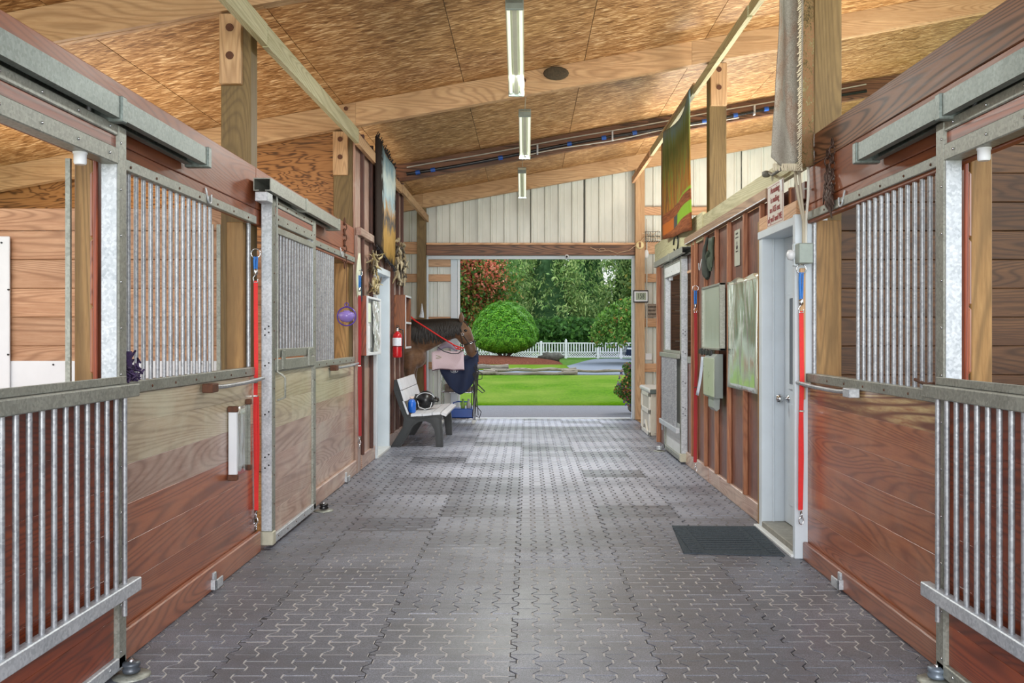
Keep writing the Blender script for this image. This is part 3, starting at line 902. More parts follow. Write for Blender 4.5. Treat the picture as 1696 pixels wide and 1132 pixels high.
# ================================================================== STALL DOORS
def sx(sg, a, b): return (sg*a, sg*b)
def stall_door(sg, yn, yf, label, zt=2.262, drop=True, woodm=None, near_zinc=False, plate=False, group='sliding stall doors'):
    t = thing('stall_door', label, 'door', (sg*1.70, (yn+yf)/2, 0.02), group); t['kind'] = 'thing'
    st = ZINC if near_zinc else STEEL
    dz = zt-2.262
    s1 = part('stile', B().bbox(*sx(sg, 1.668, 1.742), yn, yn+.075, .03, zt, .006), STEEL, t)
    if near_zinc:
        part('end_plate', B().box(*sx(sg, 1.672, 1.738), yn-.004, yn+.001, .12, zt-.03), ZINC, t)
        hb = B()
        for z in (.55, .62, .9, 1.22, 1.42, 1.46):
            hb.cyl((sg*1.69, yn-.0055, z), (sg*1.69, yn-.003, z), .006, 8); hb.cyl((sg*1.715, yn-.0055, z-.018), (sg*1.715, yn-.003, z-.018), .006, 8)
        part('bolt_holes', hb, BLACK, t, kind='stuff')
        part('corner_block', B().bbox(*sx(sg, 1.66, 1.75), yn-.012, yn+.06, .025, .115, .006), plain('#b9b7a4', .5, .1, .12, 20), t)
    s2 = part('stile', B().bbox(*sx(sg, 1.668, 1.742), yf-.075, yf, .03, zt, .006), STEEL, t)
    part('inner_channel', B().box(*sx(sg, 1.674, 1.736), yf-.082, yf-.076, 1.21, 2.10+dz), ZINC, t)
    part('top_rail', B().bbox(*sx(sg, 1.672, 1.735), yn+.07, yf-.03, zt-.046, zt, .004), STEEL, t)
    if plate:
        part('rail_plate', B().bbox(*sx(sg, 1.668, 1.72), yn+.07, yf-.07, 2.09, zt-.05, .004), WHITEDIRTY, t)
    else:
        part('rail_board', B().bbox(*sx(sg, 1.680, 1.725), yn+.07, yf-.07, 2.167+dz, zt-.046, .002), REDDK('Y'), t)
    part('head_rail', B().bbox(*sx(sg, 1.670, 1.735), yn+.07, yf-.07, 2.10+dz, 2.167+dz, .004), STEEL, t)
    part('sill_rail', B().bbox(*sx(sg, 1.672, 1.738), yn+.07, yf-.07, 1.155, 1.214, .004), STEEL, t)
    part('bottom_rail', B().bbox(*sx(sg, 1.668, 1.742), yn+.03, yf-.01, .025, .08, .004), ZINC if sg < 0 else STEEL, t)
    jz = [.08, .24, .42, .60, .78, .96, 1.155]
    for k in range(6):
        part('plank', B().bbox(*sx(sg, 1.688, 1.722), yn+.076, yf-.076, jz[k]+.0003, jz[k+1]-.0003, .001), woodm[k] if isinstance(woodm, list) else woodm, t)
    for yy in (yn+.13, yf-.32 if drop else yf-.13):
        part('white_plug', B().lathe((sg*1.705, yy, 2.052+dz), [(.019, 0), (.023, .006), (.023, .04), (.026, .041), (.026, .05)], 14), PVC, t)
    rb = B()
    for z in [0.1+.19*k for k in range(12)]:
        for y in (yn+.04, yf-.055):
            rb.ball((sg*1.667, y, min(z, zt-.02)), (.003, .006, .006), 6, 4)
    for k in range(5):
        y = yn+.15+(yf-yn-.3)*k/4
        for z in (zt-.023, 2.133+dz, .055):
            rb.ball((sg*1.668, y, z), (.004, .006, .006), 6, 4)
    part('rivets', rb, RUST if not drop else CHROME, t, kind='stuff')
    # trolley rods up to the track
    for yy in (yn+.22, yf-.26):
        part('hanger_rod', B().cyl((sg*1.70, yy, zt-.01), (sg*1.70, yy, zt+.055), .009, 8), GALV, t)
    # grille
    bars_y = [yf-.095-.0785*k for k in range(int((yf-yn-.19)/.0785)+1)]
    if drop:
        g = part('dropped_grille', B().bbox(*sx(sg, 1.617, 1.655), yn-.03 if near_zinc else yn, yf+.01, 1.147, 1.20, .004), STEEL, t)
        part('grille_bottom_rail', B().bbox(*sx(sg, 1.612, 1.655), yn, yf+.015, .335, .392, .004), ZINC, g)
        part('grille_back_channel', B().bbox(*sx(sg, 1.66, 1.668), yn+.05, yf-.02, 1.20, 1.232, .002), STEEL, g)
        bb = B().cyl((sg*1.635, bars_y[0], .26), (sg*1.635, bars_y[0], 1.15), .0105, 10)
        b0 = part('bar', bb, GALV, g)
        short = B().cyl((sg*1.635, bars_y[1], .385), (sg*1.635, bars_y[1], 1.15), .0105, 10)
        b1 = part('bar', short, GALV, g)
        for y in bars_y[2:]:
            twin(b1, 'bar', (sg*1.635, y, .385), g)
    else:
        g = part('raised_grille', B().bbox(*sx(sg, 1.672, 1.70), yn+.07, yf-.07, 2.08+dz-.04, 2.125+dz-.04, .003), STEEL, t)
        part('grille_lower_rail', B().bbox(*sx(sg, 1.668, 1.70), yn+.07, yf-.07, 1.25, 1.31, .003), STEEL, g)
        part('hinge_plate', B().bbox(*sx(sg, 1.660, 1.672), yn+.07, yf-.07, 1.165, 1.24, .003), STEEL, g)
        for yy in (yn+.2, yf-.3):
            part('latch', B().bbox(*sx(sg, 1.648, 1.664), yy, yy+.06, 1.17, 1.30, .003), STEEL, g)
        b0 = None
        for y in bars_y:
            if b0 is None: b0 = part('bar', B().cyl((sg*1.69, y, 1.30), (sg*1.69, y, 2.05+dz), .0105, 10), GALV, g)
            else: twin(b0, 'bar', (sg*1.69, y, 1.30), g)
    return t
stall_door(-1, 2.46, 3.775, 'open-topped sliding stall door at the left photo edge with a dropped bar grille', woodm=REDDK('Y'))
stall_door(1, 2.38, 3.70, 'open-topped sliding stall door at the right photo edge with a dropped bar grille', woodm=REDDK('Y'))
td = stall_door(-1, 5.93, 7.16, 'sliding stall door with raised grille and pale plank panel left of the aisle', zt=2.305, drop=False, woodm=[REDPALE('Y')]*3+[REDPALE('Y'), CREAM('Y'), CREAM('Y')], near_zinc=True)
part('pull_rod', B().tube([(-1.655, 5.99, 2.34), (-1.652, 5.99, 1.6), (-1.652, 5.99, 1.16), (-1.62, 5.985, 1.14), (-1.60, 5.99, 1.12), (-1.60, 5.99, .99), (-1.652, 5.99, .97)], .007, 8), STEEL, td)
stall_door(1, 9.82, 11.05, 'far right open stall door with a dropped grille over a whitish panel', zt=2.262, drop=True, woodm=[WHITEDIRTY]*2+[plain('#4c4e4a', .5, 0, .2, 6)]*4, near_zinc=True, plate=True)

# ================================================================== WINDOW GRILLES
def grille(sg, y0, y1, bars, zb, zt, label):
    t = thing('window_grille', label, 'grille', (sg*1.755, (y0+y1)/2, zb-.05), 'fixed bar grilles in the stall fronts')
    part('top_strip', B().bbox(*sx(sg, 1.742, 1.77), y0, y1, zt, zt+.05, .003), STEEL, t)
    part('sill_strip', B().bbox(*sx(sg, 1.742, 1.80), y0, y1, zb-.052, zb, .003), STEEL, t)
    b0 = None
    for y in bars:
        if b0 is None: b0 = part('bar', B().cyl((sg*1.77, y, zb-.01), (sg*1.77, y, zt+.01), .0105, 10), GALV, t)
        else: twin(b0, 'bar', (sg*1.77, y, zb-.01), t)
    rb = B()
    n = int((y1-y0)/.28)
    for k in range(n):
        y = y0+.15+k*.28
        rb.ball((sg*1.741, y, zb-.03), (.004, .007, .007), 6, 4); rb.ball((sg*1.741, y+.05, zt+.02), (.004, .007, .007), 6, 4)
    part('screws', rb, RUST, t, kind='stuff')
    return t
g1 = grille(-1, 3.78, 5.83, [3.94+.0795*k for k in range(15)], 1.197, 2.118, 'barred window between the two left stall doors, purple twine on its sill')
# flat uprights near the post
g2 = grille(-1, 7.16, 9.17, [7.22+.0795*k for k in range(14)], 1.185, 2.14, 'barred window left of the aisle with the purple ball hanging beside it')
g3 = grille(1, 3.71, 5.66, [3.90+.0785*k for k in range(13)], 1.164, 2.118, 'barred window on the right stall front above the blanket bar')
part('bent_end_bar', B().tube([(1.765, 3.93, 1.19), (1.765, 4.02, 1.185), (1.765, 4.12, 1.20)], .008, 6), RUST, g3)

# ================================================================== TRACKS
def track(sg, y0, y1, z0, z1, label, straps, mat=None):
    mat = mat or TRACK
    t = thing('door_track', label, 'track', (sg*1.68, (y0+y1)/2, z0), 'sliding door tracks on the headers')
    xo, xi = 1.625, 1.735
    h = z1-z0
    prof = [(xo, z0), (xo+.035, z0), (xo+.035, z0+.006), (xo+.006, z0+.006), (xo+.006, z1-.006), (xi-.006, z1-.006), (xi-.006, z0+.006), (xi-.035, z0+.006), (xi-.035, z0), (xi, z0), (xi, z1), (xo, z1)]
    b = B().prism([(sg*p, q) for p, q in prof] if sg > 0 else [(sg*p, q) for p, q in prof][::-1], 'y', y0, y1)
    part('rail', b, mat, t)
    for y in straps:
        part('strap', B().bbox(*sx(sg, xo-.008, xi+.006), y, y+.045, z0-.012, z1+.008, .004), mat, t)
        part('clip', B().bbox(*sx(sg, 1.735, 1.752), y-.02, y+.06, z1, z1+.05, .003), STEEL, t)
    return t
track(-1, 1.4, 4.64, 2.268, 2.352, 'weathered grey track above the leftmost stall door', [3.62, 4.60])
track(1, 1.4, 4.49, 2.262, 2.345, 'weathered grey track above the rightmost near stall door', [3.55, 4.46])
tt = track(-1, 5.74, 7.84, 2.318, 2.40, 'pale grey track above the second left stall door', [6.65, 7.81], STEEL)
part('trolley', B().bbox(-1.64, -1.72, 5.72, 5.84, 2.25, 2.31, .004), ZINC, tt)
track(1, 9.51, 11.6, 2.265, 2.335, 'pale grey track above the far right stall door', [10.4], STEEL)

# ================================================================== BLANKET BARS, BRACKETS, GUIDES, HOOKS
def bbar(sg, y0, y1, z, label):
    t = thing('blanket_bar', label, 'bar', (sg*1.72, (y0+y1)/2, z-.02), 'blanket bars below the stall sills')
    yn, yf = (y0, y1)
    part('rod', B().tube([(sg*1.70, y0, z), (sg*1.695, y0*.8+y1*.2, z-.006), (sg*1.69, y0*.4+y1*.6, z-.004), (sg*1.69, y1, z+.006)], .012, 10), GALV, t)
    part('hinge', B().bbox(*sx(sg, 1.685, 1.742), y0-.05, y0+.05, z-.028, z+.02, .004), RUST if sg < 0 else ZINC, t)
    part('rest', B().bbox(*sx(sg, 1.70, 1.742), y1-.12, y1-.08, z-.02, z+.012, .004), STEEL, t)
bbar(-1, 4.90, 5.80, 1.12, 'rusty-hinged blanket bar under the left barred window')
bbar(1, 4.79, 5.67, 1.10, 'pale blanket bar crossing the red lead rope on the right')
bbar(-1, 8.05, 9.05, 1.115, 'blanket bar under the window beside the purple ball')
def bracket(sg, y, label):
    b = B().bbox(*sx(sg, 1.69, 1.775), y, y+.012, .012, .066, .003).bbox(*sx(sg, 1.69, 1.70), y, y+.11, .012, .066, .003).bbox(*sx(sg, 1.71, 1.724), y+.02, y+.06, .03, .10, .003)
    solo('floor_bracket', b, ZINC, label, 'bracket', 'door stay brackets on the kick boards')
bracket(-1, 4.93, 'small zinc door bracket by the floor below the left barred window')
bracket(1, 4.93, 'small zinc door bracket by the floor below the right stall planks')
bracket(-1, 8.55, 'small zinc bracket low on the wall beyond the second left stall door')
def guide(X, y, m, label):
    t = thing('roller_guide', label, 'roller', (X, y, 0), 'door guide rollers on the pavers')
    part('plate', B().lathe((X, y, 0), [(.075, 0), (.075, .006), (.02, .009)], 20), STEEL, t)
    part('wheel', B().lathe((X, y, .016), [(.012, 0), (.034, .002), (.036, .014), (.028, .022), (.036, .03), (.034, .042), (.012, .045)], 18), m, t)
    part('bolt', B().lathe((X, y, .055), [(.010, 0), (.012, .006), (.008, .014)], 8), CHROME, t)
guide(-1.625, 3.72, plain('#4a5058', .35, .3, .15, 20), 'dark roller guide at the foot of the leftmost stall door')
guide(1.655, 3.66, plain('#6d7986', .35, .3, .15, 20), 'blue-grey roller guide at the foot of the rightmost near stall door')
guide(-1.62, 7.22, BLACK, 'small black roller guide at the far foot of the second left door')
guide(1.60, 10.95, ZINC, 'pale roller guide at the foot of the far right stall door')
def hook(sg, X, y, z, r, label, m=None):
    pts = [(sg*X, y, z), (sg*(X-.01), y, z-.05)]
    for k in range(9):
        a = PI*k/8
        pts.append((sg*(X-.012), y+(-r+r*math.cos(PI-a)+r*1.0)*0+ (r-r*math.cos(a)), z-.05-r*math.sin(a)*1.1))
    pts.append((sg*(X-.012), y+2*r, z-.03))
    solo('wall_hook', B().tube(pts, .005, 8), m or ZINC, label, 'hook', 'hooks on the stall headers')
hook(-1, 1.75, 4.93, 2.205, .028, 'metal hook above the left barred window')
hook(1, 1.75, 4.99, 2.20, .03, 'metal hook above the right barred window, beside the chain bundle')
hook(-1, 1.74, 8.43, 2.22, .03, 'metal hook above the window beside the purple ball')
hook(1, 1.74, 9.02, 2.16, .05, 'wire hook on the dark board wall above the far lead rope')

# ================================================================== LEAD ROPES
def chain(b, p, n, s, r):
    for k in range(n):
        pts = []
        for j in range(9):
            a = 2*PI*j/8
            d = Vector((math.cos(a)*s*.45, 0, math.sin(a)*s*.75)) if k % 2 else Vector((0, math.cos(a)*s*.45, math.sin(a)*s*.75))
            pts.append(Vector(p)+Vector((0, 0, -k*s*1.15))+d)
        b.tube(pts, r, 5)
def tie(sg, X, Y, zr0, zb1, zs1, z1, z2, w, label, m=REDSTRAP):
    t = thing('cross_tie', label, 'lead rope', (sg*X, Y, z2), 'red cross ties hanging along the aisle')
    b = B()
    pts = [(sg*X+.03*math.cos(a), Y-.0, zr0-.03+.03*math.sin(a)) for a in [2*PI*j/12 for j in range(13)]]
    b.tube(pts, .004, 6); part('ring', b, CHROME, t)
    part('cord', B().tube([(sg*X-.006, Y, zr0-.05), (sg*X-.008, Y, (zr0+zb1)/2), (sg*X-.004, Y, zb1)], .009, 8).tube([(sg*X+.01, Y, zr0-.05), (sg*X+.009, Y, (zr0+zb1)/2), (sg*X+.006, Y, zb1)], .006, 8), BLUECORD, t)
    b = B(); b.lathe((sg*X, Y, zs1+.045), [(.008, 0), (.014, .01), (.014, .035), (.006, .045)], 10)
    b.tube([(sg*X, Y, zs1+.05), (sg*X-.016, Y, zs1+.03), (sg*X-.012, Y, zs1), (sg*X+.012, Y, zs1), (sg*X+.014, Y, zs1+.02)], .004, 6)
    part('snap', b, CHROME, t)
    zm = zs1*.5+z1*.5
    b = B()
    b.ribbon([(sg*X, Y, zs1+.01), (sg*X+.004, Y-.004, zm+.2), (sg*X-.003, Y, zm-.1), (sg*X-.006*sg, Y-.003, z1)], (w, 0, 0), .003)
    b.ribbon([(sg*X+.004, Y+.012, zm), (sg*X+.008, Y+.016, zm-.3), (sg*X, Y+.01, z1+.003)], (w*.95, 0, 0), .003)
    part('strap', b, m, t)
    part('buckle', B().bbox(sg*X-w*.6, sg*X+w*.6, Y-.008, Y-.003, zm-.004, zm+.008, .002), CHROME, t)
    b = B(); chain(b, (sg*X, Y, z1-.03), max(2, int((z1-z2)/.045)), .032, .0035)
    part('chain', b, CHROME, t)
tie(-1, 1.738, 5.80, 1.955, 1.80, 1.74, .28, .12, .026, 'red strap and blue cord hanging beside the second left stall door')
tie(1, 1.695, 5.60, 1.84, 1.62, 1.54, .32, .19, .027, 'bright red strap hanging by the right white door jamb')
tie(-1, 1.70, 9.19, 2.06, 1.86, 1.80, .38, .24, .03, 'dark red strap hanging beyond the purple ball', REDDARKSTRAP)
tie(1, 1.685, 9.06, 1.90, 1.68, 1.63, .13, .03, .03, 'dark red strap on the board wall near the far right stall door', REDDARKSTRAP)

# ================================================================== LEFT WALL THINGS
t = thing('card_holder', 'metal card holder with white edge screwed to the left planks', 'holder', (-1.75, 5.47, .55))
part('mirror_sheet', B().grid(lambda u, v: (-1.738, 5.33+.30*u, .56+.41*v), 6, 8, True, (-.004, 0, 0)), mirror_mat('crumpled_foil', '#c9cdc9', .18, .25, 9, .7), t)
part('edge', B().bbox(-1.75, -1.70, 5.30, 5.325, .555, .985, .004), PVC, t)
part('edge', B().bbox(-1.75, -1.725, 5.64, 5.655, .56, .985, .004), STEEL, t)
for (y, z) in ((5.29, .95), (5.29, .55), (5.63, .97), (5.63, .56)):
    part('corner_clip', B().bbox(-1.752, -1.695 if y < 5.5 else -1.72, y, y+.035, z, z+.035, .004), RUST, t)
b = B()
random.seed(3)
for k in range(60):
    y = 4.02+random.gauss(0, .05); z = 1.205+abs(random.gauss(0, .035)); x = -1.755+random.uniform(-.012, .012)
    b.tube([(x, y, z), (x+random.uniform(-.015, .015), y+random.uniform(-.03, .03), z+random.uniform(-.02, .03)), (x+random.uniform(-.02, .02), y+random.uniform(-.05, .05), z-random.uniform(0, .02))], .005, 5)
b.cyl((-1.768, 4.018, 1.2), (-1.768, 4.018, 1.33), .016, 8); b.cyl((-1.768, 3.938, 1.2), (-1.768, 3.938, 1.26), .015, 8)
solo('twine_knot', b, plain('#41305a', .8, 0, .5, 50, .6), 'bundle of purple twine knotted on the left window sill', 'twine', kind='stuff')

# hanging purple treat ball
t = thing('treat_ball', 'translucent purple ball in a ring hanging on a cord by the left window', 'toy', (-1.70, 8.53, 1.50))
part('cord', B().tube([(-1.70, 8.53, 2.15), (-1.70, 8.53, 1.9), (-1.70, 8.53, 1.66)], .004, 6), RUST, t)
a = N('purple_plastic'); a.p.inputs['Alpha'].default_value = .85
PURP = a.done('#9a86d8', .15, 0, .6, **{'Transmission Weight': .25})
part('ball', B().lathe((-1.70, 8.53, 1.585), [(.005, -.062), (.05, -.05), (.075, -.02), (.078, .012), (.06, .035), (.03, .04), (.028, .05)], 20), PURP, t)
part('rim', B().tube([(-1.70+.088*math.cos(a_), 8.53+.0, 1.58+.088*math.sin(a_)) for a_ in [2*PI*j/24 for j in range(25)]], .006, 6), plain('#4a2f9a', .3, 0, .1, 5, 0), t)
part('ring', B().tube([(-1.70+.018*math.cos(a_), 8.53, 1.69+.018*math.sin(a_)) for a_ in [2*PI*j/12 for j in range(13)]], .004, 6), plain('#4a2f9a', .3, 0, .1, 5, 0), t)

# chain running down the header beside the far left window
b = B(); chain(b, (-1.745, 8.66, 2.49), 9, .045, .006)
solo('hanging_chain', b, RUST, 'rusty chain hanging down the second left header', 'chain')
# green-white oval pad and dark hook on the trim
b = B().grid(lambda u, v: (-1.715+.012*math.sin(PI*u), 9.26+(.26*u-.13)*math.sin(PI*(.06+.88*v)), 1.72+.52*v), 8, 14, True, (-.012, 0, 0))
t = thing('oval_plaque', 'pale oval plaque with a dark cord on the left corner board', 'plaque', (-1.72, 9.27, 1.72))
part('plate', b, plain('#c9cdb6', .35, 0, .12, 6, .1), t)
part('cord', B().tube([(-1.70, 9.30, 2.08), (-1.695, 9.26, 2.02), (-1.69, 9.22, 1.98), (-1.695, 9.27, 1.95), (-1.70, 9.29, 1.99), (-1.70, 9.3, 1.85), (-1.70, 9.31, 1.75)], .006, 6), plain('#223a4a', .5), t)
# dried wreaths / sculptural driftwood
def twigs(nm, X, y0, y1, z0, z1, n, cols, label, cat, seed, r=.012):
    random.seed(seed)
    t = thing(nm, label, cat, (X, (y0+y1)/2, z0))
    for ci, c in enumerate(cols):
        b = B()
        for k in range(n):
            y = random.uniform(y0, y1); z = random.uniform(z0, z1)
            p = Vector((X+random.uniform(-.01, .02), y, z)); pts = [p]
            d = Vector((0, random.uniform(-1, 1), random.uniform(-1, 1))).normalized()
            for q in range(4):
                d = (d+Vector((random.uniform(-.2, .2), random.uniform(-.7, .7), random.uniform(-.7, .7)))).normalized()
                p = p+d*random.uniform(.03, .06)
                p.y = max(y0, min(y1, p.y)); p.z = max(z0, min(z1, p.z))
                pts.append(p.copy())
            b.tube(pts, [r, r*1.3, r, r*.7, r*.3], 5)
        part('twigs', b, plain(c, .6, 0, .3, 30, .4), t, kind='stuff')
twigs('twig_wreath', -1.672, 9.75, 10.15, 1.86, 2.32, 16, ('#9a8a5e', '#4a3c26', '#b8ab88'), 'dried leafy twig garland hung left of the white doorway', 'garland', 5, .011)
twigs('root_ornament', -1.645, 11.32, 12.2, 2.05, 2.62, 22, ('#8d7d60', '#3e3428', '#b0a488'), 'gnarled pale root ornament hung under the left rug', 'ornament', 6, .019)

# glazed picture case
t = thing('display_case', 'white framed glazed case of papers beside the left doorway', 'display case', (-1.68, 9.75, 1.19))
part('back_board', B().bbox(-1.70, -1.69, 9.36, 10.2, 1.20, 1.80), WHITEDIRTY, t)
part('side_board', B().bbox(-1.66, -1.742, 9.34, 9.36, 1.19, 1.81), REDDK('Z'), t)
for (y0, y1, z0, z1) in ((9.36, 10.2, 1.19, 1.22), (9.36, 10.2, 1.785, 1.81), (9.36, 9.39, 1.22, 1.785), (10.17, 10.2, 1.22, 1.785)):
    part('frame', B().bbox(-1.645, -1.69, y0, y1, z0, z1, .003), PVC, t)
part('paper', B().box(-1.684, -1.688, 9.42, 9.75, 1.54, 1.75), plain('#d5dfc8', .8, 0, .1, 8, 0), t)
part('paper', B().box(-1.684, -1.688, 9.42, 9.72, 1.26, 1.50), plain('#dfe2e6', .8, 0, .1, 8, 0), t)
part('paper', B().box(-1.684, -1.688, 9.80, 10.12, 1.27, 1.74), plain('#e5e5e2', .8, 0, .1, 8, 0), t)
part('crumpled_film', B().grid(lambda u, v: (-1.655+.012*math.sin(u*22+v*5)*math.sin(v*9+u*3), 9.76+.38*u, 1.225+.55*v), 26, 26, True), mirror_mat('film', '#dfe3e2', .15, .3, 14, .6), t)

# fire extinguisher
t = thing('fire_extinguisher', 'red fire extinguisher hanging beside the left doorway', 'extinguisher', (-1.645, 11.45, 1.12))
cx_, cy_ = -1.64, 11.45
part('cylinder', B().lathe((cx_, cy_, 1.12), [(.045, 0), (.058, .008), (.060, .02), (.060, .26), (.052, .295), (.03, .315), (.018, .322), (.018, .34)], 20), plain('#b3121c', .25, 0, .05, 4, 0), t)
lb_ = B()
for k in range(8):
    a0 = -PI*.95+k*PI*.1; a1 = a0+PI*.1
    lb_.add([(cx_+.0612*math.cos(q), cy_+.0612*math.sin(q), z) for z in (1.27, 1.37) for q in (a0, a1)], [(0, 1, 3, 2)], True)
part('paper_label', lb_, plain('#d9dde6', .5, 0, .15, 40, 0), t)
part('valve', B().lathe((cx_, cy_, 1.455), [(.02, 0), (.022, .02), (.014, .03), (.012, .05)], 12), CHROME, t)
part('lever', B().bbox(cx_-.012, cx_+.012, cy_-.03, cy_+.10, 1.495, 1.51, .003).bbox(cx_-.012, cx_+.012, cy_-.02, cy_+.09, 1.52, 1.53, .003), BLACK, t)
part('hose', B().tube([(cx_+.02, cy_, 1.48), (cx_+.07, cy_, 1.47), (cx_+.075, cy_, 1.4), (cx_+.072, cy_, 1.25), (cx_+.068, cy_, 1.2)], .009, 8), BLACK, t)
part('band', B().tube([(cx_+.062*math.cos(q), cy_+.062*math.sin(q), 1.26) for q in [2*PI*j/20 for j in range(21)]], .004, 6), BLACK, t)

# open shelf box
t = thing('shelf_box', 'brown wooden wall box with white-edged shelves beyond the extinguisher', 'shelf', (-1.66, 12.05, 1.23))
SB = wood('Z', '#4a2716', '#7a4526', '#9a6038', .45, .3, None)
part('side', B().bbox(-1.74, -1.585, 11.80, 11.825, 1.23, 1.93), SB, t)
part('side', B().bbox(-1.74, -1.585, 12.33, 12.355, 1.23, 1.93), SB, t)
part('back', B().bbox(-1.742, -1.73, 11.825, 12.33, 1.23, 1.93), SB, t)
for z in (1.23, 1.555, 1.905):
    part('shelf', B().bbox(-1.73, -1.59, 11.825, 12.33, z, z+.022), SB, t)
    part('white_edging', B().bbox(-1.588, -1.578, 11.80, 12.355, z-.004, z+.024), PVC, t)
part('white_edging', B().bbox(-1.588, -1.578, 11.798, 11.82, 1.254, 1.90), PVC, t)

# ================================================================== RUGS AND TAPESTRY
def painted(name, stops_fn):
    a = N(name)
    g = a.n('TexCoord').outputs['Generated']
    s = a.n('SeparateXYZ', ins={0: g})
    n = a.noise(g, 6, 5, .6, .5)
    c = stops_fn(a, s.outputs[1], s.outputs[2], n, g)
    a.bump(a.noise(a.pos(), 300, 2), .5, .003)
    return a.done(c, .9, 0, .2)
def left_rug(a, u, v, n, g):
    vv = a.math('ADD', v, a.math('MULTIPLY_ADD', n, .5, -.25))
    mid = a.ramp(vv, [(0, '#3a3020'), (.08, '#8f7038'), (.30, '#ad8a50'), (.38, '#4a5058'), (.46, '#b08d60'), (.55, '#9fb8c2'), (.75, '#cfdcd8'), (.92, '#8aa9b8')])
    uu = a.math('ADD', u, a.math('MULTIPLY_ADD', n, .7, -.35))
    m = a.ramp(uu, [(.22, (0, 0, 0, 1)), (.36, (1, 1, 1, 1)), (.92, (1, 1, 1, 1)), (.99, (0, 0, 0, 1))])
    return a.mix(m, '#2a211d', mid)
t = thing('hanging_rug', 'dark-edged rug with a pale blue and gold middle hung high on the left wall', 'rug', (-1.66, 10.7, 2.3))
part('pile', B().grid(lambda u, v: (-1.655+.012*math.sin(u*9), 9.98+1.40*u, (2.40-.16*u)+(1.20-.0*u)*v+.03*u*v), 16, 20, True, (-.02, 0, 0)), painted('left_rug', left_rug), t)
fb = B(); random.seed(9)
for k in range(70):
    u = k/69; y = 9.98+1.4*u
    for (z, d) in ((2.40-.16*u, -1), (3.60-.13*u, 1)):
        fb.tube([(-1.66, y, z), (-1.655+random.uniform(-.02, .03), y+random.uniform(-.03, .03), z+d*random.uniform(.02, .06))], .006, 4)
part('fringe', fb, plain('#28262a', .9), t, kind='stuff')

def right_tap(a, u, v, n, g):
    st = a.n('Mapping', ins={0: g, 3: (1, 9, 1.2)}).outputs[0]
    sn = a.noise(st, 2.4, 5, .6, .3)
    sky = a.ramp(a.math('ADD', v, a.math('MULTIPLY_ADD', sn, .5, -.25)), [(.2, '#a5602c'), (.4, '#8e6a34'), (.6, '#6f7f3c'), (.8, '#7d9960'), (.97, '#7fa0b0')])
    tr = a.ramp(sn, [(.34, '#3f3a2c'), (.44, '#7a5a30'), (.52, '#b9702c'), (.6, '#7f7a34'), (.7, '#8aa04a')])
    c = a.mix(a.ramp(v, [(.3, (.85, .85, .85, 1)), (.85, (.1, .1, .1, 1))]), sky, tr)
    # low green meadow and brown fence rails
    c = a.mix(a.ramp(a.math('ADD', v, a.math('MULTIPLY_ADD', u, .06, 0)), [(.31, (1, 1, 1, 1)), (.325, (0, 0, 0, 1))], 'LINEAR'), c, a.ramp(u, [(.0, '#86ad34'), (.48, '#7ea22e'), (.5, '#4a4a48'), (.64, '#4a4a48'), (.66, '#b5652a'), (1, '#b5652a')]))
    q = a.math('ADD', v, a.math('MULTIPLY', u, .03))
    rail = a.ramp(q, [(.03, (1, 1, 1, 1)), (.125, (1, 1, 1, 1)), (.13, (0, 0, 0, 1)), (.215, (0, 0, 0, 1)), (.22, (1, 1, 1, 1)), (.295, (1, 1, 1, 1)), (.30, (0, 0, 0, 1))])
    rc = a.ramp(a.noise(a.n('Mapping', ins={0: g, 3: (1, 2, 30)}).outputs[0], 3, 3), [(.3, '#6b3a22'), (.7, '#9a5c38')])
    return a.mix(rail, c, rc)
t = thing('tapestry', 'woodland tapestry with brown fence rails hung high on the right side', 'tapestry', (1.68, 10.1, 2.45))
part('cloth', B().grid(lambda u, v: (1.665-.02*math.sin(u*7+v*2), 9.2+1.84*u, (2.47+.10*u)+(1.44-.13*u)*v-.10*math.sin(PI*u)*v), 20, 24, True, (.012, 0, 0)), painted('tapestry_cloth', right_tap), t)
part('hanging_rod', B().tube([(1.675, 9.1, 3.93), (1.675, 11.15, 3.90)], .012, 8), PINE('Y'), t)

def near_rug(a, u, v, n, g):
    n2 = a.noise(a.pos((6, 6, 3)), 1.3, 5, .7, .4)
    n3 = a.noise(a.pos((120, 120, 90)), 1, 2, .7)
    t_ = a.math('ADD', a.math('MULTIPLY', n2, .6), a.math('MULTIPLY', n3, .4))
    return a.ramp(t_, [(.36, '#33291e'), (.44, '#5f5236'), (.5, '#80694a'), (.54, '#8a5f48'), (.58, '#6c6a46'), (.66, '#a39174')])
def rug_back(a, u, v, n, g):
    n2 = a.noise(a.pos((3, 3, 1.2)), 1.6, 5, .6, .6)
    wv = a.noise(a.pos((160, 160, 160)), 1, 2)
    c = a.ramp(n2, [(.35, '#a8a59a'), (.5, '#8f8a80'), (.58, '#8c6f5c'), (.68, '#a59a8c')])
    return a.mix(.35, c, a.ramp(wv, [(.3, '#6a665e'), (.7, '#c4c0b4')]))
t = thing('folded_rug', 'large tufted rug with grey backing hung by the near right post', 'rug', (1.64, 5.47, 2.35))
part('pile', B().grid(lambda u, v: (1.648+.10*u, 5.47+.05*u+.006*math.sin(v*20), 2.41+.03*u+1.38*v), 6, 30, True, (0, .02, 0)), painted('near_rug', near_rug), t)
part('backing', B().grid(lambda u, v: (1.492+.168*u-.012*(1-u)*math.sin(v*7)-.03*(1-u)*max(0, .25-v)*4, 5.42+.09*math.sin(u*2.6)*(1)-.03*math.sin(u*6+v*2), 2.47-.05*math.sin(PI*u)+1.33*v), 14, 30, True, (0, .01, 0)), painted('rug_backing', rug_back), t)
fb = B(); random.seed(12)
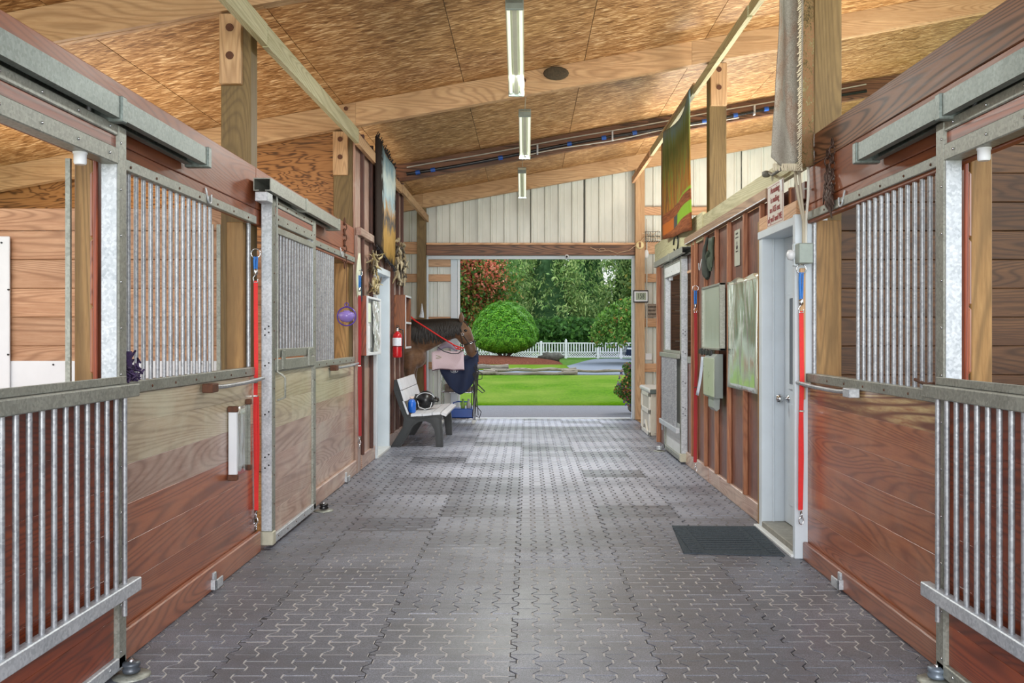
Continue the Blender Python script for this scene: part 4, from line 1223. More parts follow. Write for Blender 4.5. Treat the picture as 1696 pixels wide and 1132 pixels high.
for k in range(110):
    z = 2.42+1.36*k/109
    fb.tube([(1.655, 5.465, z), (1.642+random.uniform(-.004, .004), 5.44, z-.012), (1.625+random.uniform(-.008, .008), 5.435, z-.03)], .004, 4)
for k in range(26):
    u = k/25; x = 1.48+.17*u
    fb.tube([(x+.012, 5.48, 2.44), (x+.012+random.uniform(-.01, .01), 5.47, 2.395)], .005, 4)
part('fringe', fb, plain('#c8bfa8', .9), t, kind='stuff')

# ================================================================== RIGHT WALL THINGS
t = thing('metal_sign', 'white metal sign with red lettering above the right white door', 'sign', (1.70, 6.2, 2.15))
Msg = wallM('R', 1.695, 6.2, 2.30)
part('plate', B().bbox(1.697, 1.703, 6.00, 6.40, 2.155, 2.447, .004), plain('#c8c0b8', .45, 0, .06, 8, .05), t)
part('border', B().bbox(1.6955, 1.697, 6.012, 6.388, 2.167, 2.170).bbox(1.6955, 1.697, 6.012, 6.388, 2.432, 2.435).bbox(1.6955, 1.697, 6.012, 6.015, 2.167, 2.435).bbox(1.6955, 1.697, 6.385, 6.388, 2.167, 2.435), plain('#9a3a34', .6), t)
LETTER = plain('#8e3a38', .6, 0, .05, 5, 0)
for k, s_ in enumerate(('Assuming', 'is making', 'an ASS out', 'of yoU and ME')):
    z = 2.402-.066*k
    M = wallM('R', 1.695, 6.2, z) @ Matrix.Diagonal((.92, 1, 1, 1))
    part('lettering', text_b(s_, .062, M, .0012), LETTER, t)
part('white_tape', B().prism([(6.02, 2.44), (6.08, 2.445), (6.03, 2.36), (6.012, 2.37)], 'x', 1.693, 1.695), PVC, t)

# warped mirror panels
solo('mirror_sheet', B().grid(lambda u, v: (1.703-.004*math.sin(u*9+v*4), 6.70+1.0*u, .965+.895*v+.01*math.sin(u*12)*(v > .99)), 20, 20, True, (.004, 0, 0)), MIRROR, 'large warped reflective sheet on the boards left of the white door', 'mirror')
t = thing('whiteboard', 'small glossy whiteboard with an aluminium edge on the dark boards', 'whiteboard', (1.69, 8.2, 1.27))
part('face', B().box(1.672, 1.690, 7.83, 8.61, 1.285, 1.84), WBOARD, t)
for (y0, y1, z0, z1) in ((7.80, 8.63, 1.27, 1.29), (7.80, 8.63, 1.835, 1.855), (7.80, 7.83, 1.27, 1.855), (8.60, 8.63, 1.27, 1.855)):
    part('edge', B().bbox(1.660, 1.708, y0, y1, z0, z1, .003), STEEL, t)
b = B(); random.seed(4)
for k in range(14):
    b.bbox(1.635+random.uniform(0, .02), 1.66, 8.1+k*.045, 8.14+k*.045, 1.225+random.uniform(-.01, .01), 1.26+random.uniform(0, .02), .004)
solo('marker_tray', b, BLACKP, 'dark clutter of pens on the ledge below the whiteboard', 'tray', kind='stuff')
t = thing('paper_dispenser', 'grey plastic dispenser box on the boards below the whiteboard', 'dispenser', (1.69, 8.1, .73))
part('body', B().prism([(1.63, .85), (1.708, .85), (1.708, 1.235), (1.66, 1.235), (1.63, 1.20)], 'y', 7.90, 8.34), plain('#77807c', .35, 0, .06, 5, .05), t)
part('cover_edge', B().bbox(1.624, 1.634, 7.89, 8.35, .86, 1.20, .003), plain('#a6b09c', .3, 0, .08, 5, .05), t)
part('chute', B().prism([(1.645, .86), (1.70, .86), (1.695, .75), (1.67, .73), (1.645, .76)], 'y', 7.98, 8.22), plain('#8b938f', .35, 0, .06, 5, .05), t)
part('paper_sheet', B().grid(lambda u, v: (1.62+.02*v-.03*(1-v)*(1-v), 8.42+.12*u, .84+.36*v), 4, 8, True, (.004, 0, 0)), plain('#b6c0cf', .6), t)
t = thing('narrow_sign', 'narrow silver sign with dark figures on the boards right of the gloves', 'sign', (1.735, 7.5, 1.98))
part('plate', B().bbox(1.735, 1.742, 7.40, 7.58, 1.975, 2.275, .004), plain('#bfc3b6', .35, .3, .1, 10, .05), t)
part('figure', B().bbox(1.7335, 1.735, 7.45, 7.53, 2.235, 2.25, .001).bbox(1.7335, 1.735, 7.44, 7.54, 2.205, 2.215, .001).ball((1.735, 7.49, 2.13), (.002, .035, .02), 10, 6).ball((1.735, 7.49, 2.165), (.002, .014, .016), 8, 6).bbox(1.7335, 1.735, 7.45, 7.53, 2.09, 2.10, .001), BLACK, t)

# riding gloves hanging from a nail
t = thing('hanging_gloves', 'pair of dark green gloves hung on the boards above the whiteboard', 'gloves', (1.68, 8.35, 1.93))
GL = plain('#3f4a3c', .7, 0, .25, 20, .4)
b = B().grid(lambda u, v: (1.68+.02*math.sin(PI*u), 8.25+.16*u+.02*math.sin(v*4), 2.10+.20*v), 6, 6, True, (.02, 0, 0))
for k, l in enumerate((.10, .13, .125, .10)):
    y = 8.262+k*.042
    b.tube([(1.69, y, 2.12), (1.68, y+.004, 2.12-l*.5), (1.685, y, 2.12-l)], [.02, .018, .011], 8)
b.tube([(1.69, 8.40, 2.18), (1.675, 8.44, 2.14), (1.68, 8.45, 2.10)], [.02, .018, .011], 8)
part('glove', b, GL, t)
b = B().tube([(1.69, 8.48, 2.32), (1.67, 8.52, 2.2), (1.68, 8.50, 2.05), (1.675, 8.46, 1.97), (1.68, 8.43, 1.93)], [.012, .02, .045, .04, .02], 8)
b.tube([(1.68, 8.46, 2.02), (1.675, 8.42, 1.94)], [.02, .01], 8)
part('glove', b, plain('#2c332d', .7, 0, .25, 20, .4), t)
part('nail', B().cyl((1.745, 8.40, 2.33), (1.68, 8.40, 2.335), .005, 6), RUST, t)

# key/chain bundle on the header
b = B(); chain(b, (1.742, 5.17, 2.50), 7, .038, .005); chain(b, (1.738, 5.24, 2.45), 6, .038, .005)
random.seed(8)
for k in range(26):
    y = 5.2+random.gauss(0, .035); z = 2.19+random.gauss(0, .03)
    b.tube([(1.735, y, z+.05), (1.725+random.uniform(-.01, .01), y+random.uniform(-.03, .03), z), (1.735, y+random.uniform(-.03, .03), z-.05)], [.004, .009, .004], 5)
solo('chain_bundle', b, plain('#4f3c34', .5, .5, .4, 50, .4), 'dark chain and snap bundle hanging on the right header', 'chain', kind='stuff')

# conduit and switch box by the white door
t = thing('switch_box', 'grey metal junction box with conduits at the right door jamb', 'electrical box', (1.70, 5.62, 1.80))
part('box', B().bbox(1.655, 1.745, 5.52, 5.60, 1.84, 1.965, .006), GREYBOX, t)
part('cover_plate', B().bbox(1.650, 1.700, 5.60, 5.64, 1.83, 1.97, .004), WHITE, t)
part('round_plug', B().lathe((1.64, 5.62, 1.90), [(.008, -.03), (.03, -.02), (.034, 0), (.03, .02), (.008, .03)], 12, 'x'), PVC, t)
for (x0, x1, c) in ((1.735, 1.715, CABLEW), (1.655, 1.70, CABLE), (1.68, 1.705, CABLE)):
    part('conduit', B().tube([(x0, 5.60, 2.50), (x0, 5.58, 2.36), (x0*.7+x1*.3, 5.57, 2.25), (x1, 5.57, 2.1), (x1-.004, 5.56, 1.96)], .009, 8), c, t)
part('conduit_clip', B().bbox(1.712, 1.75, 5.575, 5.60, 2.30, 2.31, .002), STEEL, t)
# low jamb board in pine between door and stall
part('jamb_strip', B().bbox(1.70, 1.735, 5.64, 5.664, 1.0, 1.82), PINE('Z'), wr)
part('red_post', B().cyl((1.765, 5.70, 1.2), (1.765, 5.70, 2.12), .022, 10), REDDK('Z'), wr)
b = B().tube([(1.70, 6.35, 2.54), (1.68, 6.2, 2.50), (1.68, 6.0, 2.50), (1.68, 5.8, 2.58), (1.66, 5.62, 2.60)], .011, 8)
b.lathe((1.69, 6.4, 2.52), [(.02, 0), (.03, .01), (.03, .035), (.01, .045)], 10)
solo('cable_loop', b, plain('#6b6a62', .5), 'dark cable looping from the wall top under the near rug', 'cable')
b = B().tube([(1.70+.0*math.cos(q), 10.35+.16*math.cos(q), 2.45+.09*math.sin(q)) for q in [2*PI*j/16*.9 for j in range(17)]], .01, 6)
solo('cable_coil', b, BLACKP, 'small dark cable coil on the wall top below the tapestry', 'cable')

# door mat
MATM = speckle('ribbed_mat', '#2f3438', '#434a50', '#5b636b', 160, .85)
t = thing('door_mat', 'dark grey ribbed mat on the pavers at the white door', 'mat', (1.2, 6.0, 0))
mp = [(1.06, 6.62), (1.66, 6.60), (1.63, 5.72), (1.0, 5.79)]
part('base', B().prism([(x, y) for x, y in mp], 'z', 0.003, .010), MATM, t)
b = B()
for k in range(11):
    v = (k+.5)/11
    yl = 6.56-.72*v
    b.bbox(1.15, 1.52, yl, yl+.045, .010, .015, .002) if k % 1 == 0 else None
part('tread_tiles', b, MATM, t, kind='stuff')
for (y0, y1, x0, x1) in ((5.78, 6.58, 1.05, 1.12), (5.78, 6.58, 1.55, 1.62)):
    b = B()
    for k in range(13):
        b.bbox(x0, x1, y0+k*.061, y0+k*.061+.045, .010, .016, .003)
    part('border_ribs', b, MATM, t, kind='stuff')

# ================================================================== CEILING LAMPS AND PIPES
TUBE = N('lamp_tube'); TUBE.p.inputs['Emission Color'].default_value = (.95, 1, .86, 1); TUBE.p.inputs['Emission Strength'].default_value = .45
TUBEM = TUBE.done('#e8eedc', .3)
LAMPB = plain('#c9ccb8', .35, .2, .08, 8, .05)
def fixture(p0, p1, w, label):
    p0 = Vector(p0); p1 = Vector(p1)
    t = thing('strip_light', label, 'lamp', tuple(p0), 'fluorescent strip lights down the aisle')
    d = (p1-p0); ln = d.length; pitch = math.atan2(d.z, d.y)
    M = Matrix.Translation(p0) @ Matrix.Rotation(pitch, 4, 'X')
    b = B().bbox(-w/2, w/2, 0, ln, .01, .05, .006); b.xf(M)
    part('reflector', b, LAMPB, t)
    b = B().prism([(-w*.22, .01), (w*.22, .01), (w*.12, -.022), (-w*.12, -.022)], 'y', .03, ln-.03); b.xf(M)
    part('ballast_cover', b, LAMPB, t)
    for s in (-1, 1):
        b = B().cyl((s*w*.34, .04, -.012), (s*w*.34, ln-.04, -.012), .013, 10); b.xf(M)
        part('tube', b, TUBEM, t)
    for y in (0, ln-.02):
        b = B().bbox(-w/2, w/2, y-.0, y+.02, -.035, .052, .004); b.xf(M)
        part('end_plate', b, GREYBOX, t)
    b = B(); top = M @ Vector((0, .05, .05)); 
    b.tube([top, top+Vector((.02, -.1, (zr(top.x)+.2-top.z)))], .005, 6)
    top = M @ Vector((0, ln-.05, .05))
    b.tube([top, top+Vector((.01, .05, (zr(top.x)+.2-top.z)))], .004, 6)
    part('chain', b, CABLE, t)
fixture((Xat(852, 6.6), 6.6, Zat(8, 6.6)), (Xat(861.5, 7.8), 7.8, Zat(155, 7.8)), .135, 'nearest white fluorescent strip light hanging over the aisle')
fixture((Xat(869, 9.5), 9.5, Zat(188, 9.5)), (Xat(863.5, 10.65), 10.65, Zat(260, 10.65)), .13, 'middle of the three fluorescent strip lights')
fixture((Xat(864.5, 13.0), 13.0, Zat(283, 13.0)), (Xat(869, 14.1), 14.1, Zat(326, 14.1)), .12, 'farthest, smallest fluorescent strip light near the end wall')
t = thing('water_pipe', 'black pipe with blue couplings strapped to the dark rafter', 'pipe', (0, 12.40, 3.5))
YP = 12.41
part('pipe', B().tube([(x, YP, zr(x)+.075+.012*math.sin(x*2)) for x in [-1.65+.35*k for k in range(19)]], .022, 10), BLACK, t)
part('conduit', B().tube([(x, YP+.01, zr(x)+.165+.006*math.sin(x*3)) for x in [-1.65+.35*k for k in range(19)]], .009, 6), CABLEW, t)
part('conduit', B().tube([(x, YP-.01, zr(x)+.035+.012*math.sin(x*4)) for x in [-.1+.3*k for k in range(11)]], .008, 6), CABLEW, t)
for px in (692, 717, 829, 943, 1000, 1051, 1166, 1218, 1269):
    x = Xat(px, YP)
    part('coupling', B().cyl((x-.03, YP, zr(x)+.070+.012*math.sin(x*2)), (x+.03, YP, zr(x)+.080+.012*math.sin(x*2)), .03, 12), plain('#1f56b0', .4), t)
for px in (890, 1014, 1249):
    x = Xat(px, YP)
    part('clamp', B().bbox(x-.012, x+.012, YP-.04, YP+.03, zr(x)+.02, zr(x)+.15, .004), ZINC, t)
# ================================================================== BENCH
t = thing('garden_bench', 'white slatted bench with dark moulded legs against the left wall', 'bench', (-1.35, 12.05, 0))
prof = [(-1.715, 0), (-1.585, 0), (-1.50, .13), (-1.43, .26), (-1.36, .315), (-1.28, .325), (-1.205, .295), (-1.165, .22), (-1.15, .1), (-1.14, 0), (-1.055, 0), (-1.06, .2), (-1.075, .33), (-1.06, .40), (-1.13, .405), (-1.40, .375), (-1.475, .40), (-1.50, .46), (-1.60, .74), (-1.635, .845), (-1.665, .84), (-1.675, .72), (-1.60, .50), (-1.545, .36), (-1.56, .25)]
for y in (11.35, 12.72):
    fr = part('side_frame', B().prism(prof, 'y', y, y+.075), BLACKP, t)
    ins = [(-1.668, .03), (-1.60, .03), (-1.52, .15), (-1.46, .27), (-1.41, .335), (-1.33, .36), (-1.22, .355), (-1.17, .33), (-1.13, .25), (-1.12, .03), (-1.08, .03), (-1.085, .2), (-1.10, .35), (-1.14, .375), (-1.40, .35), (-1.50, .37), (-1.54, .45), (-1.625, .70), (-1.645, .70), (-1.575, .48), (-1.52, .36), (-1.54, .24)]
    part('raised_rib', B().prism([(x, z) for x, z in ins], 'y', y-.006, y-.0005), plain('#1b2023', .4, 0, .2, 10, .2), fr)
part('centre_frame', B().prism([(-1.49, .40), (-1.41, .40), (-1.47, .60), (-1.55, .60)], 'y', 12.26, 12.36), BLACKP, t)
def slat(p, q, th, name='slat'):
    # p, q in XZ; board between y ends
    d = Vector((q[0]-p[0], q[1]-p[1])); n_ = Vector((-d.y, d.x)).normalized()*th
    poly = [p, q, (q[0]+n_.x, q[1]+n_.y), (p[0]+n_.x, p[1]+n_.y)]
    part(name, B().prism(poly, 'y', 11.33, 12.82), PLASTW, t)
PLASTW = plain('#d2d4da', .5, 0, .1, 10, .2)
slat((-1.455, .385), (-1.315, .388), .03, 'seat_slat'); slat((-1.308, .388), (-1.19, .402), .03, 'seat_slat'); slat((-1.183, .403), (-1.085, .41), .03, 'seat_slat'); slat((-1.078, .41), (-1.015, .385), .032, 'seat_slat')
def bslat(z0, z1, x0, x1):
    part('back_slat', B().prism([(x0, z0), (x0+.03, z0+.004), (x1+.03, z1+.004), (x1, z1)], 'y', 11.33, 12.82), PLASTW, t)
bslat(.575, .708, -1.545, -1.585); bslat(.716, .85, -1.588, -1.628)
part('lower_edge', B().prism([(-1.50, .41), (-1.48, .41), (-1.54, .575), (-1.56, .575)], 'y', 11.33, 11.37), PLASTW, t)

t = thing('riding_helmet', 'black riding helmet with pale trim lying on the white bench', 'helmet', (-1.34, 12.0, .42))
b = B().ball((-1.34, 12.0, .545), (.125, .14, .125), 18, 12)
part('shell', b, BLACK, t)
part('peak', B().grid(lambda u, v: (-1.26+.09*v, 11.93+.15*u, .60-.02*v-.05*(u-.5)**2*4), 8, 3, True, (0, 0, -.012)), BLACK, t)
part('trim', B().tube([(-1.34+.127*math.cos(q), 12.0+.10*math.sin(q)*0-.085, .545+.10*math.sin(q)) for q in [PI*.12+PI*.76*j/14 for j in range(15)]], .005, 6), PVC, t)
part('chin_strap', B().tube([(-1.44, 11.92, .54), (-1.42, 11.88, .46), (-1.34, 11.87, .432), (-1.27, 11.88, .45), (-1.25, 11.9, .52)], .006, 6), PVC, t)
t = thing('blue_bottle', 'bright blue spray bottle leaning on the bench back', 'bottle', (-1.462, 11.50, .42))
part('body', B().lathe((-1.462, 11.50, .42), [(.04, 0), (.05, .01), (.052, .12), (.04, .155), (.02, .17)], 14), plain('#1b62c4', .3), t)
part('label_band', B().lathe((-1.462, 11.50, .57), [(.022, 0), (.02, .03), (.03, .035), (.03, .05), (.012, .055)], 12), plain('#d8c6bc', .5), t)

# ================================================================== HORSE
HY = 14.0
hor = thing('horse', 'brown horse with dark mane and halter standing behind the bench', 'horse', (-2.4, HY, 0))
b = B()
def chainb(pts, step=.03):
    for (p, q) in zip(pts[:-1], pts[1:]):
        d = math.dist(p[:3], q[:3]); n = max(1, int(d/step))
        for k in range(n+1):
            u = k/n
            c = [p[i]*(1-u)+q[i]*u for i in range(5)]
            b.ball((c[0], HY+c[1], c[2]), (c[3], c[4], c[3]), 14, 9)
# x, y, z, radius, radius across
chainb([(-1.95, 0, 1.25, .31, .22), (-2.4, 0, 1.20, .34, .29), (-2.9, 0, 1.22, .33, .29), (-3.3, 0, 1.28, .29, .26)], .08)
chainb([(-1.86, 0, 1.10, .22, .19), (-1.72, 0, 1.06, .17, .17)], .05)
chainb([(-2.0, 0, 1.37, .27, .17), (-1.78, 0, 1.36, .265, .14), (-1.58, 0, 1.39, .23, .12), (-1.36, 0, 1.455, .185, .095), (-1.14, 0, 1.50, .145, .08), (-1.03, 0, 1.53, .11, .075)])
chainb([(-1.02, 0, 1.53, .095, .075), (-.99, 0, 1.44, .138, .095), (-.935, 0, 1.34, .115, .08), (-.89, 0, 1.25, .092, .064), (-.865, 0, 1.18, .090, .068), (-.868, 0, 1.15, .082, .062)], .02)
chainb([(-1.03, 0, 1.43, .10, .06), (-.98, 0, 1.32, .06, .045), (-.91, 0, 1.18, .045, .04)], .03)
chainb([(-.815, 0, 1.14, .045, .052), (-.85, 0, 1.10, .045, .045)], .02)
for s in (-1, 1):
    y = .13*s
    chainb([(-1.80, y*.9, 1.05, .15, .10), (-1.80, y, .86, .09, .08), (-1.785, y, .52, .048, .05), (-1.785, y, .30, .034, .034), (-1.78, y, .17, .042, .04), (-1.755, y, .09, .036, .036)], .03)
    chainb([(-3.2, y*1.1, 1.12, .22, .13), (-3.08, y*1.2, .92, .13, .09), (-3.28, y*1.15, .60, .06, .05), (-3.36, y*1.1, .54, .055, .045), (-3.31, y*1.1, .30, .036, .036), (-3.30, y*1.1, .17, .043, .04), (-3.27, y*1.1, .09, .038, .036)], .03)
a = N('horse_coat')
n1 = a.noise(a.pos((1, 1, 1)), 3.2, 4, .6)
n2 = a.noise(a.pos((20, 20, 90)), 1, 3, .6)
c = a.ramp(a.math('ADD', a.math('MULTIPLY', n1, .75), a.math('MULTIPLY', n2, .25)), [(.3, '#3a291c'), (.5, '#664830'), (.72, '#987658')])
a.bump(n2, .3, .004)
COAT = a.done(c, .5, 0, .4, **{'Sheen Weight': .2})
hb = part('body', b, COAT, hor, 'brown coat')
r = hb.modifiers.new('skin', 'REMESH'); r.mode = 'VOXEL'; r.voxel_size = .018; r.use_smooth_shade = True
sm = hb.modifiers.new('smooth', 'SMOOTH'); sm.iterations = 6; sm.factor = .6
MANE = plain('#1a1512', .45, 0, .35, 40, .4)
b = B(); random.seed(2)
crest = [(-1.00, 1.640), (-1.14, 1.648), (-1.36, 1.642), (-1.58, 1.632), (-1.80, 1.63), (-2.0, 1.63)]
def cre(u):
    f = u*(len(crest)-1); i = min(int(f), len(crest)-2); q = f-i
    return crest[i][0]*(1-q)+crest[i+1][0]*q, crest[i][1]*(1-q)+crest[i+1][1]*q
for k in range(230):
    u = k/229; x, z = cre(u)
    w_ = .13+.02*math.sin(k)
    ln = (.20+.14*min(1, u*3))*random.uniform(.75, 1.1)
    wy = .07+.06*u
    b.tube([(x, HY+.015, z-.01), (x-.01, HY-.03, z+.004), (x-.02+random.uniform(-.01, .01), HY-wy-.02, z-.07), (x-.03+random.uniform(-.03, .02), HY-wy-.045, z-ln*.6), (x-.02+random.uniform(-.03, .03), HY-wy-.05, z-ln)], [.012, .016, .015, .012, .004], 5)
part('mane', b, MANE, hor)
for s in (-1, 1):
    part('ear', B().lathe((-1.015, HY+s*.055, 1.60), [(.026, 0), (.038, .04), (.036, .08), (.022, .125), (.004, .16)], 12), COAT, hor)
b = B()
for k in range(26):
    b.tube([(-1.01, HY+random.uniform(-.03, .03), 1.63), (-.955, HY+random.uniform(-.035, .035), 1.61), (-.915+random.uniform(-.01, .01), HY+random.uniform(-.04, .04), 1.53)], [.01, .01, .003], 5)
part('forelock', b, MANE, hor)
b = B()
for k in range(50):
    y = random.uniform(-.04, .04)
    b.tube([(-3.55, HY+y*.5, 1.38), (-3.66, HY+y, 1.25), (-3.68+random.uniform(-.03, .03), HY+y*1.5, .85), (-3.66+random.uniform(-.05, .05), HY+y*1.5, .45)], [.015, .018, .014, .004], 5)
part('tail', b, MANE, hor)
for s in (-1, 1):
    part('eye', B().ball((-.945, HY+s*.084, 1.475), (.024, .016, .02), 12, 8), plain('#0c0a09', .08), hor)
    part('nostril', B().ball((-.785, HY+s*.042, 1.155), (.012, .01, .014), 8, 6), plain('#15100e', .6), hor)
    for x in (-1.75, -3.26):
        part('hoof', B().lathe((x, HY+s*.135, 0), [(.062, 0), (.056, .05), (.045, .085)], 14), plain('#2b2623', .5), hor)
def loop(cx_, cz_, rx, ry, ang, r=.008, n=24):
    return [(cx_+rx*math.cos(q)*math.cos(ang), HY+ry*math.sin(q), cz_+rx*math.cos(q)*math.sin(ang)) for q in [2*PI*j/n for j in range(n+1)]]
b = B()
b.tube(loop(-.905, 1.275, .118, .085, .35), .009, 6)
b.tube(loop(-1.03, 1.50, .14, .092, 1.25+PI/2-.9), .008, 6)
for s in (-1, 1):
    b.tube([(-.99, HY+s*.07, 1.235), (-1.0, HY+s*.10, 1.34), (-1.03, HY+s*.10, 1.42), (-1.035, HY+s*.075, 1.58)], .007, 6)
    b.tube([(-.90, HY+s*.085, 1.28), (-.99, HY+s*.105, 1.42)], .007, 6)
part('halter', b, plain('#1d1b1a', .5), hor)
b = B()
for (x, z) in ((-.99, 1.42), (-.99, 1.24), (-.86, 1.29)):
    b.tube([(x+.018*math.cos(q), HY-.108, z+.018*math.sin(q)) for q in [2*PI*j/12 for j in range(13)]], .004, 6)
part('halter_ring', b, CHROME, hor)
t = thing('lead_line', 'thin red rope running from the halter back over the mane', 'rope', (-1.3, 13.8, 1.2))
part('rope', B().tube([(-.985, 13.86, 1.205), (-1.10, 13.80, 1.245), (-1.30, 13.74, 1.37), (-1.50, 13.72, 1.50), (-1.70, 13.74, 1.625), (-1.82, 13.8, 1.73)], .011, 8), REDSTRAP, t)
part('tied_end', B().tube([(-.97, 13.85, 1.20), (-1.05, 13.82, 1.225), (-1.13, 13.81, 1.25), (-1.08, 13.80, 1.20), (-1.0, 13.82, 1.18), (-1.06, 13.8, 1.21)], .010, 8), REDSTRAP, t)
part('dark_loop', B().tube([(-1.36, 13.8, 1.22), (-1.27, 13.78, 1.16), (-1.15, 13.78, 1.125), (-1.05, 13.79, 1.125), (-.99, 13.82, 1.17), (-.98, 13.85, 1.20)], .008, 8), plain('#3b3c46', .6), t)

# ================================================================== TACK CART
t = thing('grooming_cart', 'chrome wheeled grooming cart with bridles standing in the barn doorway', 'cart', (-1.09, 14.45, 0))
for x in (-1.345, -.84):
    for y in (14.28, 14.62):
        part('upright', B().cyl((x, y, .07), (x, y, .95), .013, 10), CHROME, t)
        part('caster', B().lathe((x, y-.012, .035), [(.012, -.012), (.033, -.01), (.035, 0), (.033, .02), (.012, .022)], 14, 'y'), WHITEDIRTY, t)
for z, nm in ((.085, 'bottom_shelf'), (.50, 'middle_shelf'), (.86, 'top_rail')):
    b = B()
    b.cyl((-1.345, 14.28, z), (-.84, 14.28, z), .009, 8).cyl((-1.345, 14.62, z), (-.84, 14.62, z), .009, 8).cyl((-1.345, 14.28, z), (-1.345, 14.62, z), .009, 8).cyl((-.84, 14.28, z), (-.84, 14.62, z), .009, 8)
    if nm != 'top_rail':
        for k in range(9): b.cyl((-1.345, 14.30+k*.038, z), (-.84, 14.30+k*.038, z), .004, 6)
    part(nm, b, CHROME, t)
t2 = thing('blue_tote', 'blue grooming tote with bottles on the lowest cart shelf', 'tote', (-1.03, 14.45, .095))
part('tray', B().bbox(-1.22, -.86, 14.30, 14.6, .10, .24, .01), plain('#1f4a9a', .4), t2)
part('handle', B().tube([(-1.21, 14.45, .23), (-1.17, 14.45, .33), (-1.1, 14.45, .345), (-.95, 14.45, .34), (-.88, 14.45, .23)], .01, 8), plain('#1f4a9a', .4), t2)
for (x, c, nm, lb_) in ((-1.02, '#6e8b3a', 'spray_bottle', 'green spray bottle standing in the blue tote'), (-.93, '#8e8a86', 'jar', 'greyish jar standing in the blue tote')):
    solo(nm, B().lathe((x, 14.40, .242), [(.03, 0), (.034, .01), (.034, .08), (.015, .10), (.015, .13), (.02, .14), (.012, .15)], 12), plain(c, .3), lb_, 'bottle')
random.seed(21)
b = B()
for k in range(16):
    x = random.uniform(-1.32, -.9); y = random.uniform(14.33, 14.58)
    b.bbox(x, x+random.uniform(.04, .1), y, y+.06, .51, .51+random.uniform(.04, .12), .01)
solo('brush_pile', b, plain('#6e5f52', .6, 0, .5, 14, .3), 'heap of grooming brushes on the middle cart shelf', 'brushes', kind='stuff')
NAVY = plain('#1a2848', .75, 0, .18, 9, .5)
t3 = thing('navy_blanket', 'navy blanket with an oval badge draped over the cart', 'blanket', (-1.1, 14.25, .45))
def nv(u, v):
    x = -1.36+.56*u
    low = .47+.45*abs(u-.55)**1.6*2.0
    top = .93+.23*max(0, u-.35)
    z = top+(low-top)*v
    return (x+.05*(1-v)*(u-.3), 14.22+.018*math.sin(u*14+v*2)-.02*math.sin(PI*v), z)
part('drape', B().grid(nv, 24, 18, True, (0, .03, 0)), NAVY, t3)
part('back_fold', B().grid(lambda u, v: (-1.05+.27*u, 14.26+.33*v, .93+.24*math.sin(PI*(.15+.75*v))*(.5+.5*u)), 10, 10, True, (0, 0, -.03)), NAVY, t3)
part('badge', B().tube([(-1.14+.055*math.cos(q), 14.185, .845+.03*math.sin(q)) for q in [2*PI*j/20 for j in range(21)]], .004, 6).bbox(-1.165, -1.15, 14.183, 14.19, .83, .86, .002).bbox(-1.145, -1.135, 14.183, 14.19, .83, .86, .002).bbox(-1.13, -1.115, 14.183, 14.19, .83, .86, .002), PVC, t3)
a = N('quilted_pink')
ck = a.n('TexChecker', ins={0: a.pos((1, 1, 1), rnd=False, rot=(0, .2, 0)), 3: 75.}).outputs[1]
PINK = a.done(a.mix(ck, '#ecd2dd', '#f7e6ee'), .85, 0, .2)
a.bump(ck, .5, .004)
t4 = thing('saddle_pad', 'pink quilted saddle pad lying over the navy blanket', 'saddle pad', (-1.25, 14.15, .86))
def pk(u, v):
    z = 1.17-.29*v-.03*abs(u-.5)*2
    return (-1.49+.50*u+.01*v, 14.13-.03*math.sin(PI*v)+.02*math.sin(u*5), z+.012*math.sin(u*8))
part('pad', B().grid(pk, 16, 12, True, (0, .05, 0)), PINK, t4)
part('binding', B().tube([pk(u/16, 1) for u in range(17)], .008, 6), plain('#6b5560', .7), t4)
part('stitched_mark', B().tube([(-1.42, 14.095, 1.09), (-1.37, 14.09, 1.075), (-1.33, 14.09, 1.06), (-1.37, 14.09, 1.05), (-1.42, 14.095, 1.045)], .004, 5), plain('#9a9a55', .6), t4)
solo('grey_pad', B().grid(lambda u, v: (-1.42+.30*u, 14.30+.25*v, 1.16+.16*math.sin(PI*(.1+.8*u))*math.sin(PI*(.2+.6*v))), 12, 8, True, (0, 0, -.05)), plain('#a39aad', .85, 0, .15, 12, .5), 'grey-lilac saddle pad folded behind the pink one', 'saddle pad')
b = B(); random.seed(31)
for k in range(9):
    x = -.83+random.uniform(-.02, .04); zt = random.uniform(.85, 1.05); zb = random.uniform(.0, .5)+.05
    b.tube([(x-.05, 14.24, zt), (x+random.uniform(-.02, .05), 14.2, zt-.15), (x+random.uniform(-.02, .03), 14.19, (zt+zb)/2), (x+random.uniform(-.03, .03), 14.2, zb)], .007, 5)
b.tube([(-.80, 14.2, .30), (-.72, 14.2, .2), (-.75, 14.2, .1), (-.80, 14.2, .14)], .007, 5)
b.tube([(-.80, 14.2, .86), (-.70, 14.2, .80), (-.71, 14.2, .72), (-.80, 14.2, .70)], .007, 5)
b.tube([(-.80, 14.2, .66), (-.66, 14.2, .52), (-.70, 14.2, .50), (-.80, 14.2, .58)], .009, 5)
solo('bridle', b, plain('#252224', .5), 'black bridles and reins hanging from the right end of the cart', 'bridle', kind='stuff')
solo('red_pole', B().cyl((-1.66, 14.84, 0), (-1.68, 14.86, .92), .02, 10), plain('#c3342e', .5), 'red pole leaning on the end post behind the bench', 'pole')
b = B().tube([(-1.75, 14.995, 1.70), (-1.74, 14.99, 1.77), (-1.745, 15.02, 1.93)], [.045, .03, .006], 10)
solo('spray_nozzle', b, ZINC, 'grey nozzle with a hose hanging on the left end post', 'nozzle')

